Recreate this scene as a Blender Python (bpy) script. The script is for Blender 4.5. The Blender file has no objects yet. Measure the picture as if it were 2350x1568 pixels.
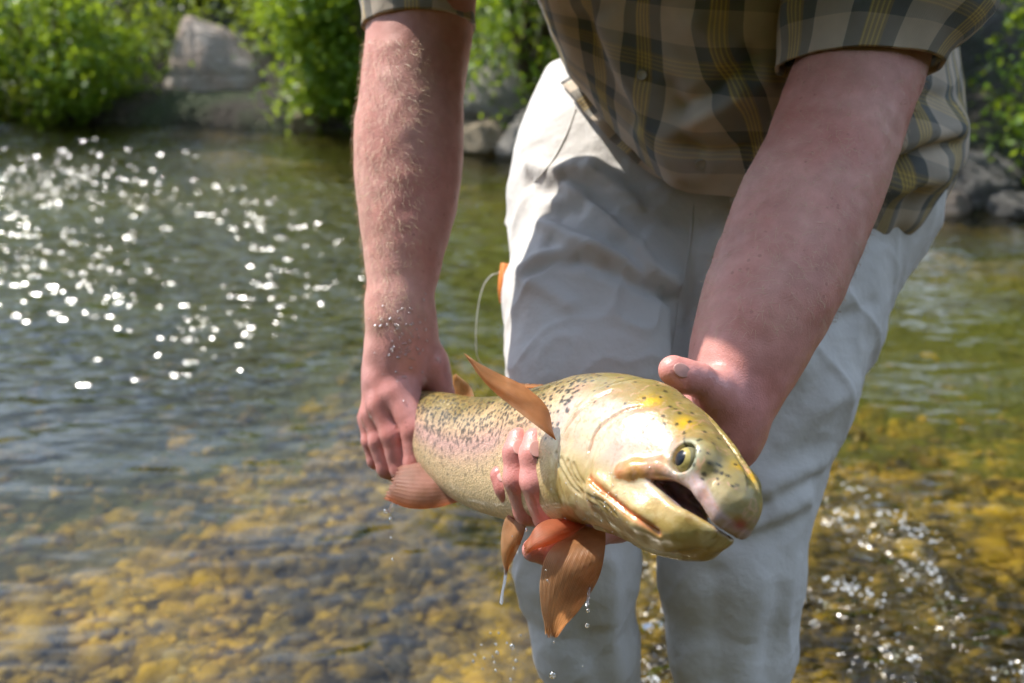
import bpy, math, random
import numpy as np
from mathutils import Vector, Matrix
from mathutils.bvhtree import BVHTree

rng = np.random.default_rng(7)
random.seed(7)
scene = bpy.context.scene
COL = scene.collection
R = math.radians

# ------------------------------------------------------------------ camera
CAM_Z, PITCH, LENS = 1.15, 21.0, 35.0
FPX = 2350 * LENS / 36.0            # focal length in photo pixels (2350 px wide picture)
cam_d = bpy.data.cameras.new('camera'); cam = bpy.data.objects.new('camera', cam_d); COL.objects.link(cam)
cam_d.lens = LENS; cam_d.sensor_width = 36.0; cam_d.clip_start = 0.02; cam_d.clip_end = 400
cam.location = (0, 0, CAM_Z); cam.rotation_euler = (R(90 - PITCH), 0, 0)
cam_d.dof.use_dof = True; cam_d.dof.focus_distance = 0.73; cam_d.dof.aperture_fstop = 5.6
scene.camera = cam

# ------------------------------------------------------------------ sky and sun
SUN_AZ, SUN_EL = 60.0, 53.0          # degrees left of straight ahead, degrees above the horizon
w = bpy.data.worlds.new('World'); scene.world = w; w.use_nodes = True
nt = w.node_tree; nt.nodes.clear()
sky = nt.nodes.new('ShaderNodeTexSky'); sky.sky_type = 'NISHITA'; sky.sun_disc = False
sky.sun_elevation = R(SUN_EL); sky.sun_rotation = R(-SUN_AZ); sky.air_density = 1.1; sky.dust_density = 1.5; sky.altitude = 1500
bg = nt.nodes.new('ShaderNodeBackground'); bg.inputs['Strength'].default_value = 0.15
wo = nt.nodes.new('ShaderNodeOutputWorld')
# fair-weather cloud spread over the whole sky
tc = nt.nodes.new('ShaderNodeTexCoord'); sp = nt.nodes.new('ShaderNodeSeparateXYZ'); nt.links.new(tc.outputs['Generated'], sp.inputs[0])
def wmath(op, a, b):
    n = nt.nodes.new('ShaderNodeMath'); n.operation = op
    for k, v in ((0, a), (1, b)):
        if isinstance(v, (int, float)): n.inputs[k].default_value = v
        else: nt.links.new(v, n.inputs[k])
    return n.outputs[0]
den = wmath('ADD', wmath('MAXIMUM', sp.outputs[2], 0.0), 0.22)
cb_ = nt.nodes.new('ShaderNodeCombineXYZ'); nt.links.new(wmath('DIVIDE', sp.outputs[0], den), cb_.inputs[0]); nt.links.new(wmath('DIVIDE', sp.outputs[1], den), cb_.inputs[1])
cn = nt.nodes.new('ShaderNodeTexNoise'); cn.inputs['Scale'].default_value = 1.7; cn.inputs['Detail'].default_value = 6; nt.links.new(cb_.outputs[0], cn.inputs['Vector'])
cr = nt.nodes.new('ShaderNodeValToRGB'); cr.color_ramp.elements[0].position = 0.37; cr.color_ramp.elements[1].position = 0.62; nt.links.new(cn.outputs['Fac'], cr.inputs[0])
cm = nt.nodes.new('ShaderNodeMix'); cm.data_type = 'RGBA'; nt.links.new(cr.outputs[0], cm.inputs[0]); nt.links.new(sky.outputs[0], cm.inputs[6]); cm.inputs[7].default_value = (5.9, 7.2, 9.2, 1)
nt.links.new(cm.outputs[2], bg.inputs[0]); nt.links.new(bg.outputs[0], wo.inputs[0])
SUN = Vector((-math.cos(R(SUN_EL)) * math.sin(R(SUN_AZ)), math.cos(R(SUN_EL)) * math.cos(R(SUN_AZ)), math.sin(R(SUN_EL))))
sl = bpy.data.lights.new('sun', 'SUN'); sl.energy = 5.0; sl.angle = R(0.53); sl.color = (1.0, 0.95, 0.87)
so = bpy.data.objects.new('sun', sl); COL.objects.link(so); so.location = (-4, 3, 8)
so.rotation_euler = (-SUN).to_track_quat('-Z', 'Y').to_euler()

vs = scene.view_settings
vs.view_transform = 'Standard'; vs.look = 'None'; vs.exposure = 0.62; vs.gamma = 1.0; vs.use_curve_mapping = False
scene.render.engine = 'CYCLES'
cy = scene.cycles
cy.use_denoising = True
try: cy.denoiser = 'OPENIMAGEDENOISE'
except Exception: pass
cy.caustics_reflective = False; cy.caustics_refractive = False
cy.max_bounces = 6; cy.diffuse_bounces = 2; cy.glossy_bounces = 2; cy.transmission_bounces = 4; cy.transparent_max_bounces = 8
cy.use_adaptive_sampling = True; cy.adaptive_threshold = 0.03; cy.adaptive_min_samples = 24
cy.sample_clamp_indirect = 6.0

# ------------------------------------------------------------------ photo pixel + depth -> world
FWD = np.array([0, math.cos(R(PITCH)), -math.sin(R(PITCH))]); UPV = np.array([0, math.sin(R(PITCH)), math.cos(R(PITCH))])
RGT = np.array([1.0, 0, 0]); CAM = np.array([0, 0, CAM_Z])
def P(x, y, d):
    return CAM + d * (FWD + (x - 1175) / FPX * RGT - (y - 784) / FPX * UPV)
def px(m, d): return m * FPX / d
def CV(x, y, d=0.0): return x * RGT - y * UPV + d * FWD      # camera-axes vector (right, down, away)
def project(V):
    q = V - CAM; d = q @ FWD
    return np.stack([1175 + FPX * (q @ RGT) / d, 784 - FPX * (q @ UPV) / d, d], 1)
def ground(x, y, z=0.0):
    r = P(x, y, 1.0) - CAM
    return CAM + r * ((z - CAM_Z) / r[2])

# ------------------------------------------------------------------ helpers: objects
def tag(o, label=None, cat=None, group=None, kind=None):
    if label: o['label'] = label
    if cat: o['category'] = cat
    if group: o['group'] = group
    if kind: o['kind'] = kind
    return o
def empty(name, loc, **kw):
    o = bpy.data.objects.new(name, None); COL.objects.link(o); o.location = loc; o.empty_display_size = 0.1
    return tag(o, **kw)
def link_mesh(name, me, mat=None, parent=None):
    o = bpy.data.objects.new(name, me); COL.objects.link(o)
    if mat is not None and len(me.materials) == 0: me.materials.append(mat)
    if parent is not None:
        o.parent = parent
        o.matrix_parent_inverse = Matrix.Translation(-world_loc(parent))
    return o
def world_loc(o):
    v = Vector(o.location)
    while o.parent is not None:
        v = v + Vector(o.parent.location) + o.matrix_parent_inverse.translation
        o = o.parent
    return v
def mk_mesh(name, V, F, smooth=True, uv=None, attrs=None):
    me = bpy.data.meshes.new(name)
    V = np.asarray(V, np.float32)
    if isinstance(F, np.ndarray):
        n, k = F.shape
        me.vertices.add(len(V)); me.vertices.foreach_set('co', V.ravel())
        me.loops.add(n * k); me.loops.foreach_set('vertex_index', F.astype(np.int32).ravel())
        me.polygons.add(n); me.polygons.foreach_set('loop_start', np.arange(0, n * k, k, dtype=np.int32))
        me.update(calc_edges=True)
    else:
        me.from_pydata(V.tolist(), [], F)
    if smooth: me.shade_smooth()
    if uv is not None:
        l = me.uv_layers.new(name='UVMap'); li = np.empty(len(me.loops), np.int32); me.loops.foreach_get('vertex_index', li)
        l.data.foreach_set('uv', np.asarray(uv, np.float32)[li].ravel())
    for k_, a in (attrs or {}).items():
        a = np.asarray(a, np.float32)
        if a.ndim == 1: at = me.attributes.new(k_, 'FLOAT', 'POINT'); at.data.foreach_set('value', a)
        elif a.shape[1] == 3: at = me.attributes.new(k_, 'FLOAT_VECTOR', 'POINT'); at.data.foreach_set('vector', a.ravel())
        else: at = me.attributes.new(k_, 'FLOAT_COLOR', 'POINT'); at.data.foreach_set('color', a.ravel())
    me.validate()
    return me

# ------------------------------------------------------------------ helpers: noise and implicit surfaces
_perm = rng.random((64, 64, 64)).astype(np.float32)
def vnoise(p, s=1.0):
    q = np.asarray(p, np.float32) * s + 100.0
    i = np.floor(q).astype(np.int32); f = q - i; f = f * f * (3 - 2 * f); i0 = i & 63; i1 = (i + 1) & 63
    def g(a, b, c): return _perm[a, b, c]
    x0, y0, z0 = i0.T; x1, y1, z1 = i1.T; fx, fy, fz = f.T
    a = g(x0, y0, z0) * (1 - fx) + g(x1, y0, z0) * fx; b = g(x0, y1, z0) * (1 - fx) + g(x1, y1, z0) * fx
    c = g(x0, y0, z1) * (1 - fx) + g(x1, y0, z1) * fx; d = g(x0, y1, z1) * (1 - fx) + g(x1, y1, z1) * fx
    return (a * (1 - fy) + b * fy) * (1 - fz) + (c * (1 - fy) + d * fy) * fz
def fbm(p, s=1.0, o=3):
    r = 0; a = 0.5; t = 0
    for k in range(o): r = r + a * vnoise(p, s * 2 ** k); t += a; a *= 0.5
    return r / t
def smin(a, b, k):
    h = np.maximum(k - np.abs(a - b), 0) / k
    return np.minimum(a, b) - h * h * k * 0.25
def smax(a, b, k): return -smin(-a, -b, k)
def rcone(p, a, b, ra, rb):
    a = np.asarray(a, np.float32); ba = np.asarray(b, np.float32) - a; pa = np.asarray(p, np.float32) - a
    t = np.clip(pa @ ba / max(float(ba @ ba), 1e-9), 0, 1)
    pa -= t[:, None] * ba
    return np.sqrt(np.einsum('ij,ij->i', pa, pa)) - (np.float32(ra) + t * np.float32(rb - ra))
def chain(p, pts, k):
    d = None
    for (a, ra), (b, rb) in zip(pts[:-1], pts[1:]):
        e = rcone(p, a, b, ra, rb); d = e if d is None else smin(d, e, k)
    return d
def ellip(p, c, r, axes=None):
    q = p - np.asarray(c)
    if axes is not None: q = q @ np.asarray(axes).T
    r = np.asarray(r); k = np.linalg.norm(q / r, axis=1); k2 = np.linalg.norm(q / r ** 2, axis=1)
    return k * (k - 1) / np.maximum(k2, 1e-6)
def mesh_sdf(f, lo, hi, h, slack=0.0, steps=1):
    B = 8; lo = np.asarray(lo, float); nb = np.ceil((np.asarray(hi) - lo) / (h * B)).astype(int)
    bi = np.stack(np.meshgrid(*[np.arange(n) for n in nb], indexing='ij'), -1).reshape(-1, 3)
    dc = f(lo + (bi * B + (B - 1) / 2) * h)
    act = np.abs(dc) < B * h * 0.95 + slack
    D = np.repeat(dc.astype(np.float32)[:, None], B ** 3, 1)
    off = np.stack(np.meshgrid(*[np.arange(B)] * 3, indexing='ij'), -1).reshape(-1, 3)
    ia = np.nonzero(act)[0]
    for c in range(0, len(ia), 1500):
        s = ia[c:c + 1500]; pts = lo + ((bi[s] * B)[:, None] + off[None]).reshape(-1, 3) * h
        D[s] = f(pts.astype(np.float32)).reshape(len(s), -1)
    D = D.reshape(*nb, B, B, B).transpose(0, 3, 1, 4, 2, 5).reshape(*(nb * B))
    S = D < 0; cnt = np.zeros(tuple(np.array(S.shape) - 1), np.uint8); sh = cnt.shape
    corners = [(a, b, c) for a in (0, 1) for b in (0, 1) for c in (0, 1)]
    for a, b, c in corners: cnt += S[a:a + sh[0], b:b + sh[1], c:c + sh[2]]
    cell = np.argwhere((cnt > 0) & (cnt < 8)); vid = np.full(sh, -1, np.int32); vid[tuple(cell.T)] = np.arange(len(cell))
    vals = np.stack([D[cell[:, 0] + a, cell[:, 1] + b, cell[:, 2] + c] for a, b, c in corners], 1)
    acc = np.zeros((len(cell), 3)); num = np.zeros(len(cell))
    for i, ca in enumerate(corners):
        for j in range(i + 1, 8):
            cb = corners[j]
            if sum(abs(x - y) for x, y in zip(ca, cb)) != 1: continue
            va, vb = vals[:, i], vals[:, j]; m = (va < 0) != (vb < 0)
            t = np.where(m, va / np.where(m, va - vb, 1), 0)
            acc += np.where(m[:, None], np.array(ca) + t[:, None] * (np.array(cb) - np.array(ca)), 0); num += m
    V = lo + (cell + acc / num[:, None]) * h
    quads = []
    for ax in range(3):
        b, c = [(1, 2), (2, 0), (0, 1)][ax]
        A = np.take(S, range(0, S.shape[ax] - 1), ax); Bq = np.take(S, range(1, S.shape[ax]), ax)
        e = np.argwhere(A != Bq); e = e[(e[:, b] > 0) & (e[:, c] > 0) & (e[:, b] < sh[b]) & (e[:, c] < sh[c])]
        s = A[tuple(e.T)]
        def cellid(db, dc_):
            q = e.copy(); q[:, b] += db; q[:, c] += dc_; return vid[tuple(q.T)]
        q = np.stack([cellid(-1, -1), cellid(0, -1), cellid(0, 0), cellid(-1, 0)], 1)
        q[~s] = q[~s][:, ::-1]; quads.append(q)
    Q = np.concatenate(quads); Q = Q[(Q >= 0).all(1)]
    for _ in range(steps):
        d = f(V); e = h * 0.5
        g = np.stack([(f(V + np.eye(3)[i] * e) - d) / e for i in range(3)], 1)
        V = V - g * (np.clip(d, -h, h) / np.maximum((g * g).sum(1), 0.15))[:, None]
    return V, Q
def catmull(pts, n, closed=False):
    pts = np.asarray(pts, float); N = len(pts); out = []
    rngs = N if closed else N - 1
    for i in range(rngs):
        if closed: p0, p1, p2, p3 = pts[(i - 1) % N], pts[i], pts[(i + 1) % N], pts[(i + 2) % N]
        else: p0, p1, p2, p3 = pts[max(i - 1, 0)], pts[i], pts[i + 1], pts[min(i + 2, N - 1)]
        for t in np.arange(n) / n:
            out.append(0.5 * (2 * p1 + (p2 - p0) * t + (2 * p0 - 5 * p1 + 4 * p2 - p3) * t * t + (3 * p1 - p0 - 3 * p2 + p3) * t ** 3))
    if not closed: out.append(pts[-1])
    return np.array(out)
def polydist(p, line):
    d = np.full(len(p), 1e9)
    for a, b in zip(line[:-1], line[1:]):
        d = np.minimum(d, rcone(p, a, b, 0, 0))
    return d
def vnormals(V, Q):
    n = np.zeros_like(V); fn = np.cross(V[Q[:, 2]] - V[Q[:, 0]], V[Q[:, 3]] - V[Q[:, 1]])
    for k in range(4):
        for a in range(3): n[:, a] += np.bincount(Q[:, k], fn[:, a], len(V))
    return n / (np.linalg.norm(n, axis=1)[:, None] + 1e-12)
def grid_faces(nr, nc, closed=False):
    i, j = np.meshgrid(np.arange(nr - 1), np.arange(nc if closed else nc - 1), indexing='ij')
    i = i.ravel(); j = j.ravel(); k = (j + 1) % nc
    return np.stack([i * nc + j, i * nc + k, (i + 1) * nc + k, (i + 1) * nc + j], 1)

# ------------------------------------------------------------------ helpers: materials
class NT:
    def __init__(s, name):
        s.m = bpy.data.materials.new(name); s.m.use_nodes = True; s.t = s.m.node_tree; s.t.nodes.clear()
        s.out = s.t.nodes.new('ShaderNodeOutputMaterial')
    def n(s, ty, ins=None, **kw):
        nd = s.t.nodes.new('ShaderNode' + ty)
        for k, v in kw.items(): setattr(nd, k, v)
        for k, v in (ins or {}).items():
            if isinstance(v, bpy.types.NodeSocket): s.t.links.new(v, nd.inputs[k])
            else: nd.inputs[k].default_value = v
        return nd
    def math(s, op, a, b=0.0, c=0.0): return s.n('Math', {0: a, 1: b, 2: c}, operation=op).outputs[0]
    def mix(s, f, a, b, bt='MIX'):
        nd = s.n('Mix', {0: f}, data_type='RGBA', blend_type=bt)
        for k, v in ((6, a), (7, b)):
            if isinstance(v, bpy.types.NodeSocket): s.t.links.new(v, nd.inputs[k])
            else: nd.inputs[k].default_value = tuple(v) + ((1,) if len(v) == 3 else ())
        return nd.outputs[2]
    def ramp(s, f, stops):
        nd = s.n('ValToRGB', {0: f}); cr = nd.color_ramp
        while len(cr.elements) < len(stops): cr.elements.new(0.5)
        for e, (p_, c) in zip(cr.elements, stops): e.position = p_; e.color = tuple(c) + ((1,) if len(c) == 3 else ())
        return nd.outputs[0]
    def bsdf(s, base, rough=0.5, **kw):
        ins = {'Base Color': base if isinstance(base, bpy.types.NodeSocket) else tuple(base) + (1,), 'Roughness': rough}
        ins.update({k.replace('_', ' '): v for k, v in kw.items()})
        return s.n('BsdfPrincipled', ins)
    def noise(s, vec=None, scale=5.0, detail=4.0, rough=0.55):
        ins = {'Scale': scale, 'Detail': detail, 'Roughness': rough}
        if vec is not None: ins['Vector'] = vec
        return s.n('TexNoise', ins).outputs['Fac']
    def bump(s, h, strength=0.3, dist=0.01, normal=None):
        ins = {'Height': h, 'Strength': strength, 'Distance': dist}
        if normal is not None: ins['Normal'] = normal
        return s.n('Bump', ins).outputs[0]
    def obj(s): return s.n('TexCoord').outputs['Object']
    def done(s, sh, disp=None):
        s.t.links.new(sh if isinstance(sh, bpy.types.NodeSocket) else sh.outputs[0], s.out.inputs[0]); return s.m
# ================================================================== SETTING
BANK = np.array([(-60, 21), (-12, 9.4), (-4, 7.85), (-1.3, 7.2), (0, 6.25), (2.3, 4.7), (4.5, 3.7), (9, 2.2), (50, -6)], float)
bank_c = catmull(BANK, 40)
def bank_y(x): return np.interp(x, bank_c[:, 0], bank_c[:, 1])
bank_n = np.array([.35, .94])
# ---- materials
def mat_bed():
    m = NT('riverbed_gravel'); co = m.obj()
    vo = m.n('TexVoronoi', {'Vector': co, 'Scale': 26.0}); n = m.noise(co, 3.0, 5); n2 = m.noise(co, 14.0, 5)
    rn = m.n('SeparateColor', {0: vo.outputs['Color']}).outputs[0]
    c = m.ramp(rn, [(0, (.05, .035, .015)), (.35, (.17, .105, .022)), (.6, (.28, .17, .03)), (.82, (.36, .23, .05)), (1, (.22, .17, .11))])
    c = m.mix(m.ramp(n, [(.40, (0, 0, 0)), (.62, (1, 1, 1))]), c, (.16, .115, .02))
    c = m.mix(m.math('MULTIPLY', m.ramp(n2, [(.45, (0, 0, 0)), (.7, (1, 1, 1))]), .6), c, (.03, .024, .014))
    sep = m.n('SeparateXYZ', {0: co}); dp = m.n('MapRange', {0: sep.outputs[2], 1: -.20, 2: -.32}).outputs[0]
    c = m.mix(m.math('MULTIPLY', dp, .85), c, m.mix(n2, (.060, .085, .005), (.15, .15, .010)))       # algae on the deeper bed
    c = m.mix(m.math('MULTIPLY', m.n('MapRange', {0: sep.outputs[2], 1: -.34, 2: -.52}).outputs[0], .9), c, m.mix(n2, (.016, .022, .016), (.05, .05, .025)))     # silt in the pool
    b = m.bsdf(c, .9, Normal=m.bump(m.math('ADD', m.math('MULTIPLY', vo.outputs['Distance'], -1.2), n2), .8, .03))
    return m.done(b)
def mat_stone(name, island):
    m = NT(name); co = m.obj(); n = m.noise(co, 22.0, 5); n2 = m.noise(co, 90.0, 4)
    r = m.n('NewGeometry').outputs['Random Per Island'] if island else m.n('ObjectInfo').outputs['Random']
    c = m.ramp(r, [(0, (.04, .03, .03)), (.14, (.16, .09, .02)), (.30, (.48, .28, .02)), (.48, (.74, .46, .02)), (.62, (.38, .19, .03)), (.76, (.56, .44, .22)), (.88, (.07, .05, .045)), (1, (.30, .22, .15))])
    c = m.mix(m.math('MULTIPLY', m.ramp(n, [(.45, (0, 0, 0)), (.6, (1, 1, 1))]), .8), c, (.64, .40, .012))
    c = m.mix(m.math('MULTIPLY', m.ramp(n2, [(.5, (0, 0, 0)), (.7, (1, 1, 1))]), .55), c, (.07, .05, .018))
    ps = m.n('NewGeometry').outputs['Position']; dd_ = m.n('VectorMath', {0: ps, 1: (-.17, 1.83, -.15)}, operation='DISTANCE').outputs['Value']; dk = m.math('ADD', m.noise(ps, 3.4, 4, .6), m.n('MapRange', {0: dd_, 1: .14, 2: .50, 3: .22, 4: 0.0}).outputs[0]); d2_ = m.n('VectorMath', {0: ps, 1: (.80, 1.72, -.15)}, operation='DISTANCE').outputs['Value']; dk = m.math('ADD', dk, m.n('MapRange', {0: d2_, 1: .15, 2: .55, 3: .13, 4: 0.0}).outputs[0]); dk2 = m.noise(ps, 13.0, 3)  # dd_ darkens the stones left of the legs, painting in a shadow
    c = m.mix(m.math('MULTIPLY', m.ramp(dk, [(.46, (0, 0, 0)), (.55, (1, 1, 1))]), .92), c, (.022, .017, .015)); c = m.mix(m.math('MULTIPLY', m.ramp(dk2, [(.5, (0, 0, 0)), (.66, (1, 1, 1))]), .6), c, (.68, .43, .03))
    return m.done(m.bsdf(c, .75, Normal=m.bump(n2, .5, .006)))
def mat_water():
    m = NT('river_water'); co = m.obj(); chop = m.n('Attribute', attribute_name='chop').outputs['Fac']
    mp = m.n('Mapping', {'Vector': co, 'Scale': (.72, 1.45, 1.0), 'Rotation': (0, 0, -.22)}).outputs[0]
    wk = m.n('Attribute', attribute_name='wake').outputs['Fac']
    a = m.noise(mp, 5.0, 2.0, .5); b = m.noise(mp, 12.5, 1.0, .4); c = m.noise(mp, 27.0, 1.0, .4)
    h = m.math('ADD', m.math('MULTIPLY', a, .024), m.math('MULTIPLY', b, m.math('ADD', .003, m.math('MULTIPLY', chop, .058))))
    h = m.math('ADD', h, m.math('MULTIPLY', c, m.math('ADD', .0006, m.math('MULTIPLY', wk, .060))))
    nrm = m.n('Bump', {'Height': h, 'Strength': 1.0, 'Distance': 1.0}).outputs[0]
    fr = m.n('Fresnel', {'IOR': 1.40, 'Normal': nrm}).outputs[0]
    gl = m.n('BsdfGlossy', {'Color': (1, 1, 1, 1), 'Roughness': .16, 'Normal': nrm}, distribution='BECKMANN')
    tr = m.n('BsdfTransparent', {'Color': (.96, .96, .82, 1)}); rf = m.n('BsdfRefraction', {'Color': (.96, .96, .82, 1), 'IOR': 1.333, 'Roughness': .0, 'Normal': nrm})
    tr = m.n('MixShader', {0: .40, 1: tr.outputs[0], 2: rf.outputs[0]})
    return m.done(m.n('MixShader', {0: fr, 1: tr.outputs[0], 2: gl.outputs[0]}))
def mat_bank():
    m = NT('bank_soil'); co = m.obj(); n = m.noise(co, 2.0, 6); n2 = m.noise(co, 16, 5)
    c = m.mix(m.ramp(n, [(.42, (0, 0, 0)), (.6, (1, 1, 1))]), (.035, .026, .017), (.03, .045, .012)); c = m.mix(m.math('MULTIPLY', n2, .6), c, (.02, .018, .012))
    return m.done(m.bsdf(c, .95, Normal=m.bump(n2, .9, .08)))
def mat_rock(name, c1, c2):
    m = NT(name); co = m.obj(); n = m.noise(co, 4.0, 6, .65); n2 = m.noise(co, 26.0, 5, .6)
    r = m.n('ObjectInfo').outputs['Random']
    c = m.mix(m.ramp(n, [(.38, (0, 0, 0)), (.62, (1, 1, 1))]), c1, c2); c = m.mix(m.math('MULTIPLY', m.ramp(n2, [(.5, (0, 0, 0)), (.66, (1, 1, 1))]), .5), c, (.07, .065, .055))
    c = m.mix(m.math('MULTIPLY', r, .35), c, (.10, .085, .07))
    return m.done(m.bsdf(c, .88, Normal=m.bump(m.math('ADD', n, m.math('MULTIPLY', n2, .5)), .9, .05)))
def mat_leaf(name, stops):
    m = NT(name); r = m.n('NewGeometry').outputs['Random Per Island']; c = m.ramp(r, stops)
    b = m.bsdf(c, .42); t = m.n('BsdfTranslucent', {'Color': m.mix(.55, c, (.55, .66, .035))})
    return m.done(m.n('MixShader', {0: .5, 1: b.outputs[0], 2: t.outputs[0]}))
def mat_bark():
    m = NT('bark'); n = m.noise(m.obj(), 22, 5); return m.done(m.bsdf(m.mix(n, (.05, .036, .024), (.14, .105, .07)), .95, Normal=m.bump(n, .8, .02)))
M_BED, M_WATER, M_BANK, M_BARK = mat_bed(), mat_water(), mat_bank(), mat_bark()
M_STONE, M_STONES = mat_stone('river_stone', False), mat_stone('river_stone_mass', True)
M_ROCKG, M_ROCKT = mat_rock('grey_rock', (.26, .235, .21), (.36, .33, .29)), mat_rock('tan_rock', (.34, .25, .15), (.46, .37, .25))
M_ROCKD = mat_rock('dark_rock', (.09, .085, .08), (.20, .19, .175))
M_ROCKP = mat_rock('pink_rock', (.46, .40, .35), (.44, .33, .26))
LEAF_L = mat_leaf('willow_leaf', [(0, (.05, .09, .008)), (.4, (.11, .18, .014)), (.8, (.20, .27, .03)), (.95, (.30, .33, .05)), (1, (.30, .22, .06))])
LEAF_M = mat_leaf('alder_leaf', [(0, (.05, .12, .008)), (.5, (.11, .22, .014)), (1, (.20, .32, .025))])
LEAF_D = mat_leaf('dark_leaf', [(0, (.018, .04, .008)), (.6, (.035, .075, .012)), (1, (.07, .12, .018))])
# ---- riverbed
def bed_z(x, y):
    p = np.stack([x, y, 0 * x], -1).reshape(-1, 3)
    z = -.15 - .24 * np.clip((y - 2.35 - .65 * np.minimum(x + .25, 0) + .45 * np.clip((x - .4) / .5, 0, 1)) / 1.1, 0, 1) - .30 * np.clip((-.55 - x) / .9, 0, 1) * np.clip((y - 1.75) / .7, 0, 1) * np.clip((4.2 - y) / 1.2, 0, 1) + .20 * np.clip(1 - (bank_y(x) - y) / .8, 0, 1)
    z = z - .10 * np.clip((-y - 1) / 6, 0, 1)
    return z + ((fbm(p, .9, 3) - .5) * .10).reshape(x.shape)
def sheet_grid(xs, ys):
    X, Y = np.meshgrid(xs, ys); return X, Y, grid_faces(len(ys), len(xs))
def spaced(*segs): return np.unique(np.concatenate([np.arange(a, b, s) for a, b, s in segs]))
xs = spaced((-60, -14, 3.0), (-14, -4, .4), (-4, 4.6, .09), (4.6, 14, .4), (14, 60.1, 3.0)); ys = spaced((-40, -6, 3.0), (-6, .8, .4), (.8, 8.6, .09), (8.6, 24, .5), (24, 30.1, 3.0))
X, Y, F = sheet_grid(xs, ys); Z = bed_z(X, Y) + ((fbm(np.stack([X, Y, 0 * X], -1).reshape(-1, 3), 9.0, 3) - .5) * .06).reshape(X.shape)
riverbed = link_mesh('riverbed', mk_mesh('riverbed', np.stack([X, Y, Z], -1).reshape(-1, 3), F), M_BED); tag(riverbed, kind='structure')
# ---- water surface with real ripples; riffles are choppier
def blob(x, y, pts, r):
    d = np.full(x.shape, 1e9)
    for (a, b) in zip(pts[:-1], pts[1:]):
        a = np.asarray(a); ba = np.asarray(b) - a; t = np.clip(((x - a[0]) * ba[0] + (y - a[1]) * ba[1]) / (ba @ ba), 0, 1)
        d = np.minimum(d, np.hypot(x - a[0] - t * ba[0], y - a[1] - t * ba[1]))
    return np.exp(-(d / r) ** 2)
def gl(*pts): return [ground(*q)[:2] for q in pts]
xs = spaced((-60, -10, 2.0), (-10, -4.5, .3), (-4.5, 4.5, .035), (4.5, 10, .3), (10, 60.1, 2.0)); ys = spaced((-40, -4, 2.0), (-4, 1.0, .3), (1.0, 8.3, .03), (8.3, 23, .4))
X, Y, F = sheet_grid(xs, ys); pw = np.stack([X, Y, 0 * X], -1).reshape(-1, 3)
RIFFLE = gl((-200, 430), (300, 440), (620, 455), (760, 470)); RIFFLE2 = gl((-250, 560), (200, 600), (480, 690), (600, 760), (720, 560)); WAKE1 = gl((1880, 1120), (2050, 1230), (2160, 1340), (2300, 1500), (2450, 1640)); WAKE2 = gl((1800, 1360), (1900, 1380), (2010, 1430), (2120, 1560), (2200, 1700)); WAKE3 = gl((1480, 1330), (1500, 1450), (1520, 1560), (1540, 1700))
far = blob(X, Y, gl((-300, 330), (300, 350)), 1.2)
wake = 1.0 * blob(X, Y, WAKE1, .10) + .95 * blob(X, Y, WAKE2, .10) + 1.2 * blob(X, Y, WAKE3, .12) + .25 * blob(X, Y, gl((2000, 1400), (2300, 1640)), .35)
chop = .75 * blob(X, Y, RIFFLE, .60) + .95 * blob(X, Y, RIFFLE2, .45) + .5 * far + .13 - .09 * np.clip((2.9 - Y) / .5, 0, 1)
chop *= .5 + 1.0 * fbm(pw, 2.2, 2).reshape(X.shape)
Zw = (fbm(pw * np.array([.8, 1.3, 1]), 2.2, 2).reshape(X.shape) - .5) * .050 + (fbm(pw + 5, 7.0, 2).reshape(X.shape) - .5) * .014 * (.5 + chop)
Zw += .022 * blob(X, Y, WAKE1, .06) + .020 * blob(X, Y, WAKE2, .06) + (vnoise(pw, 24.0).reshape(X.shape) - .5) * .022 * np.clip(wake, 0, 1)
Zw *= np.clip((Y + 2) / 3, 0, 1)
river = link_mesh('water', mk_mesh('water', np.stack([X, Y, Zw], -1).reshape(-1, 3), F, attrs={'chop': chop.ravel(), 'wake': wake.ravel()}), M_WATER); tag(river, kind='structure')
# ---- white foam flecks, also standing in for sun glints on the broken water
def foam_and_glints():
    V_, F_, b0 = [], [], 0; t_ = np.linspace(.001, np.pi - .001, 5); q_ = np.linspace(0, 2 * np.pi, 7, endpoint=False); Tm, Qm = np.meshgrid(t_, q_, indexing='ij'); sph = np.stack([np.sin(Tm) * np.cos(Qm), np.sin(Tm) * np.sin(Qm), np.cos(Tm) * .55], -1).reshape(-1, 3); ff = grid_faces(5, 7, True)
    for line, n_, sd in ((WAKE1, 620, .035), (WAKE2, 420, .035), (WAKE3, 330, .05), (gl((1900, 1180), (1960, 1200)), 60, .05)):
        c_ = catmull(np.array(line), 12)
        for _ in range(n_):
            q = c_[int(rng.beta(1.0, 1.25) * (len(c_) - 1))] + rng.normal(0, sd, 2); cl = vnoise(np.array([[q[0], q[1], 0]]), 16.0)[0]
            if cl < .50: continue
            r_ = rng.uniform(.0010, .0036); z_ = Zw[np.searchsorted(ys, q[1]) - 1, np.searchsorted(xs, q[0]) - 1]
            V_.append(sph * r_ + np.array([q[0], q[1], z_ + .001])); F_.append(ff + b0); b0 += len(sph)
    return mk_mesh('foam_and_glints', np.concatenate(V_), np.concatenate(F_))
def mat_foam_and_glints():
    m = NT('foam_and_glints'); b = m.bsdf((.86, .88, .88), .25, Coat_Weight=.5); t = m.n('BsdfTransparent'); return m.done(m.n('MixShader', {0: .25, 1: b.outputs[0], 2: t.outputs[0]}))
tag(link_mesh('foam_and_glints', foam_and_glints(), mat_foam_and_glints()), label='white foam and painted glint flecks strung along the broken water round the legs', cat='foam_and_glints', kind='stuff')
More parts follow.
